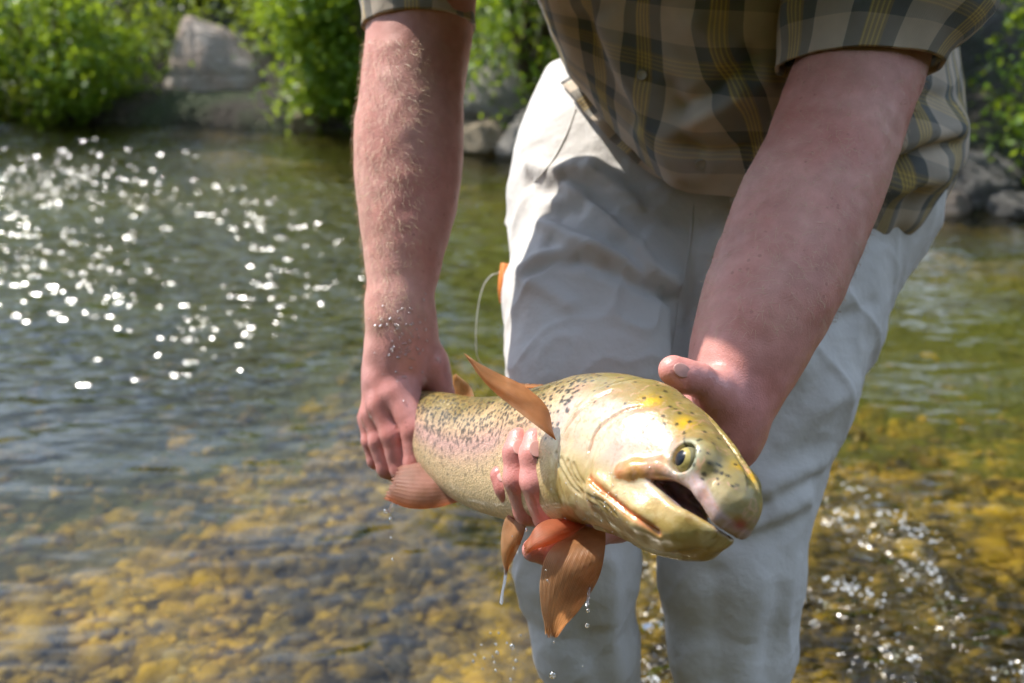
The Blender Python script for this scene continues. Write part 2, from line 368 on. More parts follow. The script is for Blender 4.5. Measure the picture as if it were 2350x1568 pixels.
# ---- stones on the bed: parts of the riverbed
def stone_mesh(seed, nu=9, nv=6):
    r = np.random.default_rng(seed); t = np.linspace(0, np.pi, nv); q = np.linspace(0, 2 * np.pi, nu, endpoint=False)
    T, Q_ = np.meshgrid(t, q, indexing='ij'); d = np.stack([np.sin(T) * np.cos(Q_), np.sin(T) * np.sin(Q_), np.cos(T)], -1).reshape(-1, 3)
    d = d * (.55 + .90 * vnoise(d + seed * 3.7, 1.7))[:, None]; return d * np.array([1.0, r.uniform(.62, .95), r.uniform(.38, .62)]), grid_faces(nv, nu, True)
protos = [stone_mesh(k) for k in range(10)]; pmesh = [mk_mesh('stone', v_, f_) for v_, f_ in protos]
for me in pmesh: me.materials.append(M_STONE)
cand = np.stack([rng.uniform(-1.9, 1.5, 9000), rng.uniform(1.25, 3.6, 9000)], 1); rad = np.clip(rng.lognormal(-4.05, .55, 9000), .008, .055)
rad[:70] = rng.uniform(.045, .095, 70)
zz = bed_z(cand[:, 0], cand[:, 1]) - np.where(rad > .045, rad * .22, 0); pc = project(np.c_[cand, zz]); inv = (pc[:, 0] > -60) & (pc[:, 0] < 2410) & (pc[:, 1] < 1640) & ~((pc[:, 0] > 1200) & (pc[:, 0] < 1830) & (pc[:, 1] < 1300))
inv &= (zz > -.34) | (rng.random(9000) < .12)
order = np.argsort(-(rad / pc[:, 2]) * inv); big, kept = [], []
taken = np.zeros((0, 3))
for i in order:
    if len(big) >= 300 or not inv[i]: break
    if len(taken) and (np.hypot(taken[:, 0] - cand[i, 0], taken[:, 1] - cand[i, 1]) < .72 * (taken[:, 2] + rad[i])).any(): continue
    taken = np.vstack([taken, [cand[i, 0], cand[i, 1], rad[i]]]); big.append(i)
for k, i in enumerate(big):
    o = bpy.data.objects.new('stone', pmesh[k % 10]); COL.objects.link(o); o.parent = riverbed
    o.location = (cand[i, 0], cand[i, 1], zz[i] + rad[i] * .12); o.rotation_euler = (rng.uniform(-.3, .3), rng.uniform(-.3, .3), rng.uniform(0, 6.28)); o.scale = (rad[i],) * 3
n = 16000; c2 = np.stack([rng.uniform(-2.6, 2.2, n), 1.1 + 2.2 * rng.random(n) ** 1.4], 1); r2 = np.clip(rng.lognormal(-4.35, .4, n), .006, .03); z2 = bed_z(c2[:, 0], c2[:, 1]); ok = (z2 > -.33) | (rng.random(n) < .10); c2, r2, z2 = c2[ok], r2[ok], z2[ok]; n = len(c2); VS, FS, b0 = [], [], 0
lowp = [stone_mesh(40 + k, 7, 5) for k in range(6)]
for k in range(6):
    v_, f_ = lowp[k]; id_ = np.arange(k, n, 6); an = rng.uniform(0, 6.28, len(id_)); ca, sa = np.cos(an)[:, None], np.sin(an)[:, None]; q = v_[None] * r2[id_][:, None, None]
    VS.append(np.stack([q[..., 0] * ca - q[..., 1] * sa + c2[id_, 0][:, None], q[..., 0] * sa + q[..., 1] * ca + c2[id_, 1][:, None], q[..., 2] + (z2[id_] + r2[id_] * .15)[:, None]], -1).reshape(-1, 3))
    FS.append((f_[None] + (np.arange(len(id_)) * len(v_))[:, None, None] + b0).reshape(-1, 4)); b0 += len(id_) * len(v_)
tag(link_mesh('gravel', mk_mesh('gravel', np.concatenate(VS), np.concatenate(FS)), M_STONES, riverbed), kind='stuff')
# ---- far bank
DO = np.array([-.14, -.08, 0, .12, .35, .9, 1.6, 3, 6, 12, 25, 60, 130]); DZ = np.array([-.8, -.25, -.03, .10, .16, .24, .32, .5, .9, 1.7, 3.6, 8, 16])
st = bank_c[::2]; tg = np.gradient(st, axis=0); nn = np.stack([-tg[:, 1], tg[:, 0]], 1); nn /= np.linalg.norm(nn, axis=1)[:, None]
bx = st[:, None, 0] + nn[:, None, 0] * DO[None]; by = st[:, None, 1] + nn[:, None, 1] * DO[None]; bz = np.tile(DZ, (len(st), 1))
pb = np.stack([bx, by, bz], -1).reshape(-1, 3); pb[:, 2] += (fbm(pb, 1.7, 3) - .5) * .35 * np.tile(np.clip(DO / 1.5 + .3, .15, 3), len(st)); pb[:, :2] += (fbm(pb + 7, 1.3, 2) - .5)[:, None] * .25
tag(link_mesh('river_bank', mk_mesh('river_bank', pb, grid_faces(len(st), len(DO))[:, ::-1]), M_BANK), kind='structure')
# ---- boulders along the far bank
def rock_mesh(name, seed, pts=None, sub=4):
    import bmesh
    bm = bmesh.new(); bmesh.ops.create_icosphere(bm, subdivisions=sub, radius=1.0); r = np.random.default_rng(seed)
    me = bpy.data.meshes.new(name); bm.to_mesh(me); bm.free(); v_ = np.empty(len(me.vertices) * 3, np.float32); me.vertices.foreach_get('co', v_); v_ = v_.reshape(-1, 3)
    for _ in range(9):                                     # chipped planes
        d = r.normal(size=3); d /= np.linalg.norm(d); k_ = r.uniform(.55, .85); e = v_ @ d - k_; v_ = v_ - np.clip(e, 0, None)[:, None] * d * .9
    v_ = v_ * (1 + (fbm(v_ + seed, 3.0, 3) - .5) * .22)[:, None]
    me.vertices.foreach_set('co', v_.ravel().astype(np.float32)); me.shade_smooth(); return me
def boulder(name, x, y_, wpx, hpx, d, mat, label, group=None, seed=1, tilt=0.0, depth=1.0):
    c = P(x, y_, d); me = rock_mesh(name, seed); me.materials.append(mat); o = bpy.data.objects.new(name, me); COL.objects.link(o)
    o.location = c; o.scale = (wpx / FPX * d / 1.55, wpx / FPX * d / 1.55 * depth, hpx / FPX * d / 1.55); o.rotation_euler = (0, tilt, seed * 1.3); return tag(o, label=label, cat='rock', group=group)
# the tall boulder between the bushes
import bmesh
bm = bmesh.new(); bot = [(-.42, -.30), (-.05, -.42), (.40, -.30), (.46, .1), (.2, .4), (-.35, .3)]; midr = [(-.36, -.24), (-.05, -.36), (.36, -.22), (.40, .1), (.15, .32), (-.28, .24)]; topr = [(-.20, -.05), (-.12, -.12), (.12, -.04), (.16, .06), (.02, .12), (-.16, .06)]
Lv = [[bm.verts.new((x_, y_, z_ + (.10 * (x_ < -.1) if z_ > .6 else 0))) for x_, y_ in rr] for rr, z_ in ((bot, -.1), (midr, .36), (topr, .70))]
for r0, r1 in zip(Lv[:-1], Lv[1:]):
    for i in range(6): bm.faces.new((r0[i], r0[(i + 1) % 6], r1[(i + 1) % 6], r1[i]))
bm.faces.new(Lv[-1]); bmesh.ops.bevel(bm, geom=bm.edges[:], offset=.03, segments=2, affect='EDGES'); bmesh.ops.subdivide_edges(bm, edges=bm.edges[:], cuts=3, use_grid_fill=True)
for v_ in bm.verts: v_.co += Vector((1, 1, 1)) * 0 + Vector(((fbm(np.array([v_.co]), 5., 3)[0] - .5) * .08, (fbm(np.array([v_.co]) + 4, 5., 3)[0] - .5) * .08, (fbm(np.array([v_.co]) + 8, 5., 3)[0] - .5) * .06))
me = bpy.data.meshes.new('boulder'); bm.to_mesh(me); bm.free(); me.shade_smooth(); me.materials.append(M_ROCKP)
o = bpy.data.objects.new('boulder', me); COL.objects.link(o); o.location = P(505, 268, 8.15) ; o.scale = (.98, .9, .98); tag(o, label='tall pointed grey boulder standing between bushes on the far bank', cat='rock')
ROCKS = [(722, 280, 90, 80, 7.35, M_ROCKT, 'tan rounded rock at the waterline below the bright bush', 3), (632, 292, 60, 50, 7.5, M_ROCKP, 'small reddish rock at the waterline beside the tan rock', 5),
         (700, 215, 70, 60, 7.7, M_ROCKT, 'pale rock half covered by leaves above the tan rock', 6),
         (1125, 262, 190, 170, 6.7, M_ROCKG, 'dark grey rock on the bank behind the hanging arm', 7), (1100, 320, 110, 80, 6.4, M_ROCKT, 'cream rock at the waterline beside the hanging arm', 9), (1215, 320, 130, 120, 6.3, M_ROCKG, 'grey rock at the waterline beside the hip', 11),
         (2240, 420, 150, 110, 4.95, M_ROCKD, 'mottled grey rock at the waterline beside the shirt tail', 12), (2330, 470, 110, 80, 4.85, M_ROCKD, 'dark low rock at the waterline at the end of the bank', 14), (2180, 470, 80, 50, 4.9, M_ROCKP, 'small brown rock in front of the mottled rock', 15),
         (60, 268, 120, 40, 8.2, M_ROCKG, 'low dark rock under the willow bush away from the boulder', 22), (190, 266, 90, 34, 8.15, M_ROCKP, 'small pale brown rock between two low dark rocks', 23), (430, 272, 80, 36, 7.95, M_ROCKT, 'small tan rock at the water under the tall boulder', 25),
         (980, 265, 120, 80, 7.0, M_ROCKG, 'flat grey rock behind the forearm at the waterline', 17), (310, 262, 110, 36, 8.1, M_ROCKG, 'low dark rock under the bush beside the tall boulder', 19), (560, 268, 110, 40, 8.0, M_ROCKG, 'low dark rock at the foot of the tall boulder', 20)]
for x_, y_, wp, hp, d_, mt, lb, sd in ROCKS: boulder('rock', x_, y_, wp, hp, d_, mt, lb, None, sd)
# ---- bushes and trees: stems plus a crown of separate leaves
def tube(pts, rad, n=6):
    C_ = catmull(np.array(pts, float), 3); r_ = np.interp(np.linspace(0, 1, len(C_)), np.linspace(0, 1, len(rad)), rad); tn = np.gradient(C_, axis=0); tn /= np.linalg.norm(tn, axis=1)[:, None]
    V_ = []
    for i in range(len(C_)):
        s = np.cross(tn[i], [.3, .9, .2]); s /= np.linalg.norm(s) + 1e-9; b = np.cross(tn[i], s)
        V_ += [C_[i] + (s * math.cos(2 * np.pi * j / n) + b * math.sin(2 * np.pi * j / n)) * r_[i] for j in range(n)]
    return np.array(V_), grid_faces(len(C_), n, True)
def leaves(cent, size, r):
    n = len(cent); d = r.normal(size=(n, 3)); d[:, 2] -= .25; d /= np.linalg.norm(d, axis=1)[:, None]; up = r.normal(size=(n, 3)) + np.array([0, -.3, 1.1]); s = np.cross(d, up); s /= np.linalg.norm(s, axis=1)[:, None]; nrm = np.cross(s, d)
    L = (size * r.uniform(.6, 1.35, n))[:, None]; Wd = L * .30
    a = cent; b = cent + d * L * .45 + s * Wd - nrm * Wd * .4; c = cent + d * L; e = cent + d * L * .45 - s * Wd - nrm * Wd * .4
    V_ = np.stack([a, b, c, e], 1).reshape(-1, 3); i = np.arange(n)[:, None] * 4
    return V_, np.concatenate([i + [0, 1, 2], i + [0, 2, 3]]).astype(np.int32)
def shrub(name, loc, rx, ry, h, n, size, mat, label, cat, seed, group=None, base=.0, stems=6):
    r = np.random.default_rng(seed); loc = np.array(loc, float); root = empty(name, tuple(loc), label=label, cat=cat, group=group)
    tips = []; TV, TF, b0 = [], [], 0
    for k in range(stems):
        a = r.uniform(0, 6.28); e = r.uniform(.25, .85); tip = loc + np.array([math.cos(a) * rx * e, math.sin(a) * ry * e, h * r.uniform(.55, .95)])
        mid = loc + (tip - loc) * .5 + np.array([0, 0, h * .12]); v_, f_ = tube([loc + r.normal(0, .04, 3) * [1, 1, 0] - [0, 0, .1], mid, tip], [.022 * h / 1.5 + .01, .014 * h / 1.5 + .006, .004]); TV.append(v_); TF.append(f_ + b0); b0 += len(v_)
        for _ in range(3):
            q = loc + (tip - loc) * r.uniform(.35, .9); t2 = q + r.normal(0, 1, 3) * np.array([rx, ry, h * .3]) * .35; v_, f_ = tube([q, (q + t2) / 2 + [0, 0, .03], t2], [.010, .007, .003], 5); TV.append(v_); TF.append(f_ + b0); b0 += len(v_); tips.append(t2)
        tips.append(tip)
    link_mesh('trunk', mk_mesh('trunk', np.concatenate(TV), np.concatenate(TF)), M_BARK, root)
    ncl = int(40 + 30 * rx * h); cl = []
    while len(cl) < ncl:
        q = r.uniform(-1, 1, 3); rr = np.linalg.norm(q * np.array([1, 1, .9]))
        if rr > 1 or rr < .35: continue
        z = base * h + (q[2] * .5 + .5) * h * (1 - base); taper = .75 + .35 * math.sin(math.pi * min(1, z / h))
        cl.append(loc + np.array([q[0] * rx * taper, q[1] * ry * taper, z]))
    cl = np.array(cl); cs = r.uniform(.10, .24, ncl) * (.7 + .3 * h / 1.6); w_ = cs ** 1.6; idx = r.choice(ncl, n, p=w_ / w_.sum())
    cen = cl[idx] + r.normal(0, 1, (n, 3)) * cs[idx][:, None] * np.array([.62, .62, .45])
    v_, f_ = leaves(cen, size, r); link_mesh('crown', mk_mesh('crown', v_, f_, smooth=False), mat, root)
    return root
def bank_pt(x, back):
    y = float(bank_y(np.array([x]))[0]); return (x + back * .35, y + back * .94, float(np.interp(back, DO, DZ)) - .12)
SH = [(-5.1, .10, .8, .7, 1.25, 5000, .050, LEAF_L, 'yellow-green willow bush at the outer end of the bank'), (-4.25, .02, .75, .60, 1.3, 7500, .048, LEAF_L, 'dense yellow-green willow bush with leaves hanging over the water'), (-3.45, .02, .55, .5, 1.25, 7500, .050, LEAF_M, 'leafy bush close beside the tall boulder, away from the man'),
      (-3.85, 1.1, .8, .7, 1.5, 5000, .055, LEAF_D, 'dark bush standing behind the willow bushes'), (-1.38, .2, .40, .4, 1.5, 9000, .052, LEAF_M, 'bright green bush between the tall boulder and the hanging arm'), (-.95, .2, .45, .4, 1.4, 5000, .048, LEAF_M, 'bright leafy bush above the tan rock, beside the arm'),
      (-2.55, 2.0, .9, .8, 1.6, 6000, .060, LEAF_D, 'dark green bush behind the tall boulder'), (-.1, .5, .65, .6, 1.9, 6500, .050, LEAF_M, 'green bush in the gap between the arm and the shirt'), (.55, .9, .7, .6, 2.0, 5000, .050, LEAF_D, 'dark bush behind the hip and shirt'),
      (1.6, .8, .7, .6, 1.9, 4000, .050, LEAF_D, 'dark bush hidden behind the plaid shirt'), (2.75, .45, .62, .6, 1.8, 7000, .046, LEAF_M, 'mid green bush beyond the sleeve over the mottled rock'), (3.6, .4, .7, .6, 1.9, 6000, .046, LEAF_D, 'dark bush at the end of the bank past the mottled rock')]
for k, (x_, back, rx, ry, h, n_, sz, mt, lb) in enumerate(SH): shrub('bush', bank_pt(x_, back), rx, ry, h, n_, sz, mt, lb, 'bush', 100 + k)
TR = [(.1, 3.2, 1.7, 1.6, 6.0, 'tall tree on the slope behind the bright green bush'), (1.2, 2.8, 2.0, 1.8, 7.5, 'tall dark tree behind the man on the slope'), (3.2, 2.6, 2.0, 1.8, 7.5, 'tall dark tree above the mottled rock'), (5.6, 2.2, 2.0, 1.8, 7.0, 'tall dark tree at the end of the bank'), (.2, 6.5, 2.4, 2.2, 10, 'tallest tree high on the slope behind the man'), (4.4, 6.0, 2.4, 2.2, 10, 'tall tree high on the slope past the sleeve'), (-2.4, 6.0, 1.8, 1.7, 2.0, 'low dark tree on the slope behind the tall boulder'), (-5.2, 4.5, 1.7, 1.6, 1.6, 'low dark tree on the slope behind the willow bushes')]
for k, (x_, back, rx, ry, h, lb) in enumerate(TR): shrub('tree', bank_pt(x_, back), rx, ry, h, 7000, .15, LEAF_D, lb, 'tree', 300 + k, base=.06, stems=5)

# ---- unseen wooded slope added behind the camera to block sky fill
xs = np.linspace(-60, 60, 90); t_ = np.array([0, .6, 1.5, 3, 5, 8, 13, 22, 40]); hz = np.array([-.5, .5, 2.4, 5.2, 8.2, 11.0, 14.5, 19, 26])
nb = np.array([[(x_, -2.6 - .12 * x_ - q, z_) for q, z_ in zip(t_, hz)] for x_ in xs]).reshape(-1, 3)
nb = nb + np.stack([fbm(nb, .8, 3) - .5, fbm(nb + 3, .8, 3) - .5, fbm(nb + 6, .8, 3) - .5], 1) * np.array([1.0, 1.0, 1.6]) * np.tile(np.clip(t_ / 2, .2, 1.2), len(xs))[:, None]
def mat_sky_blocker():
    m = NT('sky_blocker_green'); co = m.obj(); n_ = m.noise(co, 1.6, 6, .7); n2 = m.noise(co, 9, 5, .7)
    c = m.mix(n2, (.02, .045, .008), (.09, .13, .02)); c = m.mix(m.ramp(n_, [(.45, (0, 0, 0)), (.6, (1, 1, 1))]), c, (.05, .04, .02)); return m.done(m.bsdf(c, .9, Normal=m.bump(n2, 1.0, .25)))
tag(link_mesh('unseen_sky_blocker', mk_mesh('unseen_sky_blocker', nb, grid_faces(len(xs), len(t_))), mat_sky_blocker()), kind='structure')
# ================================================================== PERSON
# ---- materials
def mat_skin():
    m = NT('skin'); co = m.obj()
    col = m.n('Attribute', attribute_name='Col').outputs['Color']
    n1 = m.noise(co, 60, 5, 0.6); n2 = m.noise(co, 420, 3, 0.6); n3 = m.noise(co, 14, 3)
    c = m.mix(m.ramp(n3, [(.35, (0, 0, 0)), (.7, (.6, .6, .6))]), col, (0.52, 0.15, 0.11), 'MIX')
    c = m.mix(m.ramp(n1, [(0.35, (0.78, 0.78, 0.78)), (0.65, (1.12, 1.1, 1.08))]), (0, 0, 0), c) if False else m.mix(1.0, c, m.ramp(n1, [(0.3, (0.80, 0.76, 0.74)), (0.7, (1.0, 1.0, 1.0))]), 'MULTIPLY')
    fr = m.n('TexVoronoi', {'Vector': co, 'Scale': 95.0}).outputs['Distance']
    sel = m.math('MULTIPLY', m.math('LESS_THAN', fr, 0.14), m.math('GREATER_THAN', n3, 0.52))
    c = m.mix(m.math('MULTIPLY', sel, 0.35), c, (0.25, 0.10, 0.06))
    vor = m.n('TexVoronoi', {'Vector': co, 'Scale': 700.0}).outputs['Distance']
    h = m.math('ADD', m.math('MULTIPLY', n2, 0.5), m.math('ADD', m.math('MULTIPLY', vor, 0.35), m.math('MULTIPLY', n1, 0.9)))
    wet = m.n('Attribute', attribute_name='wet').outputs['Fac']
    b = m.bsdf(c, m.math('SUBTRACT', 0.56, m.math('MULTIPLY', wet, 0.30)), Subsurface_Weight=0.06, Subsurface_Scale=0.004, Normal=m.bump(h, 0.40, 0.0011))
    b.inputs['Subsurface Radius'].default_value = (1.0, 0.35, 0.2); b.inputs['Specular IOR Level'].default_value = 0.45
    m.t.links.new(m.math('MULTIPLY', wet, 0.35), b.inputs['Coat Weight']); b.inputs['Coat Roughness'].default_value = 0.18
    return m.done(b)
def mat_plaid():
    m = NT('plaid_cloth'); uv = m.n('TexCoord').outputs['UV']
    sep = m.n('SeparateXYZ', {0: uv}); PER = 0.078
    nz = m.noise(m.obj(), 30, 3)
    def stripes(t):
        f = m.math('FRACT', m.math('DIVIDE', t, PER))
        dark = m.math('MULTIPLY', m.math('GREATER_THAN', f, 0.33), m.math('LESS_THAN', f, 0.89))
        mid = m.math('MULTIPLY', m.math('GREATER_THAN', f, 0.50), m.math('LESS_THAN', f, 0.72))
        g = m.math('MULTIPLY', m.math('SUBTRACT', f, 0.51), 4 / 0.21)
        line = m.math('MULTIPLY', mid, m.math('LESS_THAN', m.math('FRACT', g), 0.38))
        return dark, mid, line
    dx, mx, lx = stripes(sep.outputs[0]); dy, my, ly = stripes(sep.outputs[1])
    tan = (0.76, 0.63, 0.49); grey = (0.165, 0.17, 0.16); brown = (0.38, 0.27, 0.12); yel = (0.76, 0.57, 0.15)
    def family(d, mm, l):
        c = m.mix(d, tan, grey); c = m.mix(mm, c, brown); return m.mix(l, c, yel)
    cx = family(dx, mx, lx); cyy = family(dy, my, ly)
    # twill: warp and weft show about equally
    c = m.mix(0.34, cx, cyy)
    c = m.mix(1.0, c, m.ramp(nz, [(0.3, (0.82, 0.82, 0.82)), (0.7, (1, 1, 1))]), 'MULTIPLY')
    wv = m.n('TexWave', {'Vector': uv, 'Scale': 420.0, 'Distortion': 0.5}, wave_type='BANDS', bands_direction='DIAGONAL').outputs['Fac']
    wr = m.noise(m.obj(), 45, 4)
    b = m.bsdf(c, 0.88, Normal=m.bump(m.math('ADD', wv, m.math('MULTIPLY', wr, 6.0)), 0.35, 0.0009))
    b.inputs['Sheen Weight'].default_value = 0.15
    tr = m.n('BsdfTranslucent', {'Color': c})
    return m.done(m.n('MixShader', {0: 0.28, 1: b.outputs[0], 2: tr.outputs[0]}))
def mat_trouser():
    m = NT('trouser_cloth'); co = m.obj()
    n1 = m.noise(co, 9, 4); n2 = m.noise(co, 60, 4); n3 = m.noise(co, 900, 2)
    c = m.mix(n1, (0.56, 0.53, 0.50), (0.66, 0.625, 0.59))
    b = m.bsdf(c, 0.9, Normal=m.bump(m.math('ADD', m.math('MULTIPLY', n1, 3.0), m.math('ADD', m.math('MULTIPLY', n2, 0.9), m.math('MULTIPLY', n3, 0.06))), 0.5, 0.004))
    b.inputs['Sheen Weight'].default_value = 0.1
    return m.done(b)
def mat_simple(name, c, rough=0.6, bump=0.0, scale=200, **kw):
    m = NT(name); co = m.obj(); n = m.noise(co, scale, 4)
    col = m.mix(m.math('MULTIPLY', n, 0.6), c, tuple(x * 0.55 for x in c))
    b = m.bsdf(col, rough, Normal=m.bump(n, bump, 0.002), **kw)
    return m.done(b)
M_SKIN, M_PLAID, M_TROUSER = mat_skin(), mat_plaid(), mat_trouser()
M_BUTTON = mat_simple('button_plastic', (0.42, 0.36, 0.28), 0.35)
M_BELT = mat_simple('belt_leather', (0.045, 0.035, 0.018), 0.6, 0.3)
M_NAIL = mat_simple('nail', (0.60, 0.31, 0.265), 0.5)
M_HAIR = mat_simple('blond_hair', (0.62, 0.44, 0.26), 0.5)
M_HEADHAIR = mat_simple('brown_hair', (0.10, 0.055, 0.03), 0.55, 0.6, 300)
M_BOOT = mat_simple('boot', (0.09, 0.08, 0.07), 0.8, 0.4)
M_ORANGE = mat_simple('orange_webbing', (0.75, 0.22, 0.03), 0.6, 0.3, 500)
M_EYEWHITE = mat_simple('eye_white', (0.75, 0.72, 0.68), 0.2)

person = empty('person', (0.22, 1.12, -0.14), label='man in plaid shirt and pale trousers bending forward holding the trout', cat='person')

# ---- arms (photo px, px, depth, radius in m)
ARM_R = [((950, -260, 1.00), .064), ((960, -80, 1.02), .060), ((962, 60, 1.03), .0535), ((948, 190, 1.02), .0515), ((938, 340, 1.01), .0545), ((935, 480, .995), .0475),
         ((924, 620, .98), .0345), ((917, 735, .97), .0290)]
ARM_L = [((2090, -230, .99), 0.078), ((2030, -20, .945), .062), ((1960, 190, .90), .0565), ((1890, 380, .865), .0560), ((1828, 520, .835), .0555), ((1768, 680, .805), .0515),
         ((1709, 820, .790), .0430), ((1674, 925, .785), .0325), ((1646, 1000, .785), .0285)]
def cp(l): return [(P(*a), r) for a, r in l]
def smooth_chain(l, n=5):
    c = catmull(np.array([list(p_) + [r_] for p_, r_ in l]), n); return [(q[:3], q[3]) for q in c]
armR, armL = smooth_chain(cp(ARM_R), 4), smooth_chain(cp(ARM_L), 4)
# ---- right hand (grips the tail)
palmR = [[((917, 735, .970), .0290), ((915, 800, .972), .0290), ((905, 870, .978), .0270)],
         [((930, 780, .972), .0260), ((918, 900, .965), .0180)],
         [((910, 800, .972), .0250), ((884, 925, .970), .0170)],
         [((898, 800, .980), .0240), ((864, 945, .985), .0160)],
         [((893, 800, .990), .0220), ((856, 955, 1.003), .0145)],
         [((950, 770, .978), .0240), ((982, 835, .985), .0190), ((1000, 868, .990), .0150)]]
fingR = [[((920, 905, .957), .0160), ((955, 985, .944), .0145), ((958, 1062, .945), .0125), ((1000, 1085, .975), .0100), ((1035, 1070, .998), .0085)],
         [((884, 930, .966), .0135), ((902, 1000, .957), .0115), ((922, 1078, .960), .0105), ((972, 1100, .995), .0095), ((1010, 1085, 1.015), .0080)],
         [((862, 950, .982), .0125), ((871, 1010, .975), .0105), ((889, 1072, .978), .0100), ((942, 1100, 1.012), .0090), ((980, 1090, 1.03), .0080)],
         [((852, 960, 1.0), .0115), ((851, 1010, .996), .0095), ((863, 1055, .998), .0085), ((910, 1085, 1.025), .0080), ((945, 1080, 1.04), .0070)],
         [((985, 838, .986), .0170), ((1008, 880, .994), .0130), ((1032, 925, 1.012), .0110), ((1040, 965, 1.018), .0090)]]
# ---- left hand (cradles the belly, thumb over the back)
palmL = [[((1640, 1000, .785), .0300), ((1560, 1060, .800), .0270), ((1440, 1130, .805), .0240)],
         [((1600, 1040, .795), .0240), ((1420, 1190, .775), .0170)],
         [((1560, 1060, .800), .0230), ((1370, 1190, .785), .0165)],
         [((1520, 1080, .810), .0220), ((1330, 1180, .805), .0155)],
         [((1500, 1090, .820), .0210), ((1290, 1170, .825), .0140)],
         [((1650, 985, .785), .0230), ((1668, 950, .765), .0170), ((1648, 915, .752), .0140)]]
fingL = [[((1405, 1195, .772), .0150), ((1320, 1245, .735), .0125), ((1262, 1268, .722), .0105), ((1225, 1264, .720), .0086)],
         [((1350, 1195, .785), .0145), ((1262, 1185, .748), .0125), ((1232, 1105, .732), .0118), ((1229, 1045, .735), .0105), ((1231, 1012, .741), .0088)],
         [((1310, 1185, .805), .0135), ((1215, 1170, .768), .0115), ((1190, 1100, .753), .0108), ((1187, 1040, .754), .0098), ((1191, 1008, .760), .0082)],
         [((1270, 1175, .825), .0120), ((1195, 1165, .795), .0105), ((1165, 1118, .782), .0098), ((1148, 1090, .785), .0082)],
         [((1648, 918, .752), .0140), ((1632, 893, .742), .0128), ((1600, 872, .734), .0112), ((1570, 864, .729), .0116), ((1546, 850, .726), .0098)]]
def hand_sdf(arm, palm, fing):
    A = arm
    PL = [cp(l) for l in palm]; FL = [cp(l) for l in fing]
    def f(p):
        d = chain(p, A, 0.012) + .0035
        pd = None
        for l in PL:
            e = chain(p, l, 0.012); pd = e if pd is None else smin(pd, e, 0.009)
        fd = None
        for l in FL:
            e = chain(p, l, 0.0035); fd = e if fd is None else smin(fd, e, 0.0016)
        d = smin(d, pd, 0.022)
        d = smin(d, fd, 0.010)
        q = p * 1.0
        return d + (vnoise(q, 70.0) - 0.5) * 0.0016 + (vnoise(q, 22.0) - 0.5) * 0.0035
    allp = np.array([a for l in [A] + PL + FL for a, r in l])
    return f, allp.min(0) - 0.08, allp.max(0) + 0.08
VV, QQ, base = [], [], 0
for arm, pl, fg, cut in ((armR, palmR, fingR, 1), (armL, palmL, fingL, 1)):
    f, lo, hi = hand_sdf(arm, pl, fg)
    V, Q = mesh_sdf(f, lo, hi, 0.0022, 0.004)
    VV.append(V); QQ.append(Q + base); base += len(V)
arm_verts = base
# ---- torso, neck and head (above the frame)
SH_R, SH_L = np.array([-.085, .93, 1.36]), np.array([.345, .82, 1.34])
NECK = (SH_R + SH_L) / 2 + np.array([0, -0.06, 0.06]); HEAD = NECK + np.array([-0.01, -0.10, 0.12])
PELV = P(1650, 380, 1.20)
def f_torso(p):
    d = chain(p, [(SH_R, .06), ((SH_R + SH_L) / 2, .095), (SH_L, .06)], 0.03)
    d = smin(d, chain(p, [((SH_R + SH_L) / 2 + np.array([0, .03, -.03]), .10), ((SH_R + SH_L) / 2 * .45 + PELV * .55 + np.array([.02, .07, 0]), .095)], 0.03), 0.04)
    d = smin(d, chain(p, [(armR[0][0], .064), (SH_R, .072)], .03), .05); d = smin(d, chain(p, [(armL[0][0], 0.078), (SH_L, .074)], .03), .05)
    d = smin(d, rcone(p, NECK - np.array([0, -0.03, 0.08]), HEAD, .062, .056), .04)
    d = smin(d, ellip(p, HEAD + np.array([0, .012, .05]), (.076, .098, .088)), .02)
    d = smin(d, ellip(p, HEAD + np.array([0, -.045, -.03]), (.055, .052, .062)), .03)      # jaw
    d = smin(d, rcone(p, HEAD + np.array([0, -.085, .045]), HEAD + np.array([0, -.115, .005]), .010, .016), .012)   # nose
    d = smin(d, ellip(p, HEAD + np.array([0, -.090, -.033]), (.024, .012, .008)), .008)   # lips
    for s in (-1, 1):
        d = smax(d, -ellip(p, HEAD + np.array([s * .032, -.098, .045]), (.019, .016, .013)), .012)
        d = smin(d, ellip(p, HEAD + np.array([s * .080, .010, .02]), (.010, .020, .032)), .008)
    return d
V, Q = mesh_sdf(f_torso, np.minimum.reduce([SH_R, SH_L, PELV]) - .2, np.maximum.reduce([SH_R, SH_L, HEAD, PELV]) + .2, 0.006, 0.02)
VV.append(V); QQ.append(Q + base)
V = np.concatenate(VV); Q = np.concatenate(QQ)
# skin colour: redder towards the fingers, tanned forearm
pj = project(V)
hand = np.clip((pj[:, 1] - 730) / 140, 0, 1); hand[arm_verts:] = 0
c0 = np.array([0.62, 0.325, 0.262]); c1 = np.array([0.68, 0.31, 0.275])
col = c0 + hand[:, None] * (c1 - c0)
tips = np.array([P(*l[-1][0]) for l in fingR + fingL]); td = np.min(np.linalg.norm(V[:, None, :] - tips[None], axis=2), 1) if len(V) < 400000 else np.full(len(V), 1.0)
tp = np.clip(1 - td / 0.03, 0, 1)[:, None]; col = col * (1 - tp * 0.55) + np.array([0.70, 0.27, 0.235]) * tp * 0.55
jts = np.array([P(*q[0]) for l in fingR + fingL for q in l[1:-1]]); jd = np.min(np.stack([((V[:arm_verts] - j_) ** 2).sum(1) for j_ in jts], 0), 0) ** .5
jr = np.zeros(len(V)); jr[:arm_verts] = np.clip(1 - np.abs(jd - .012) / .006, 0, 1); col = col * (1 - .30 * jr[:, None]) + np.array([.58, .20, .17]) * .30 * jr[:, None]
col = col * (0.84 + 0.32 * fbm(V, 30.0)[:, None])
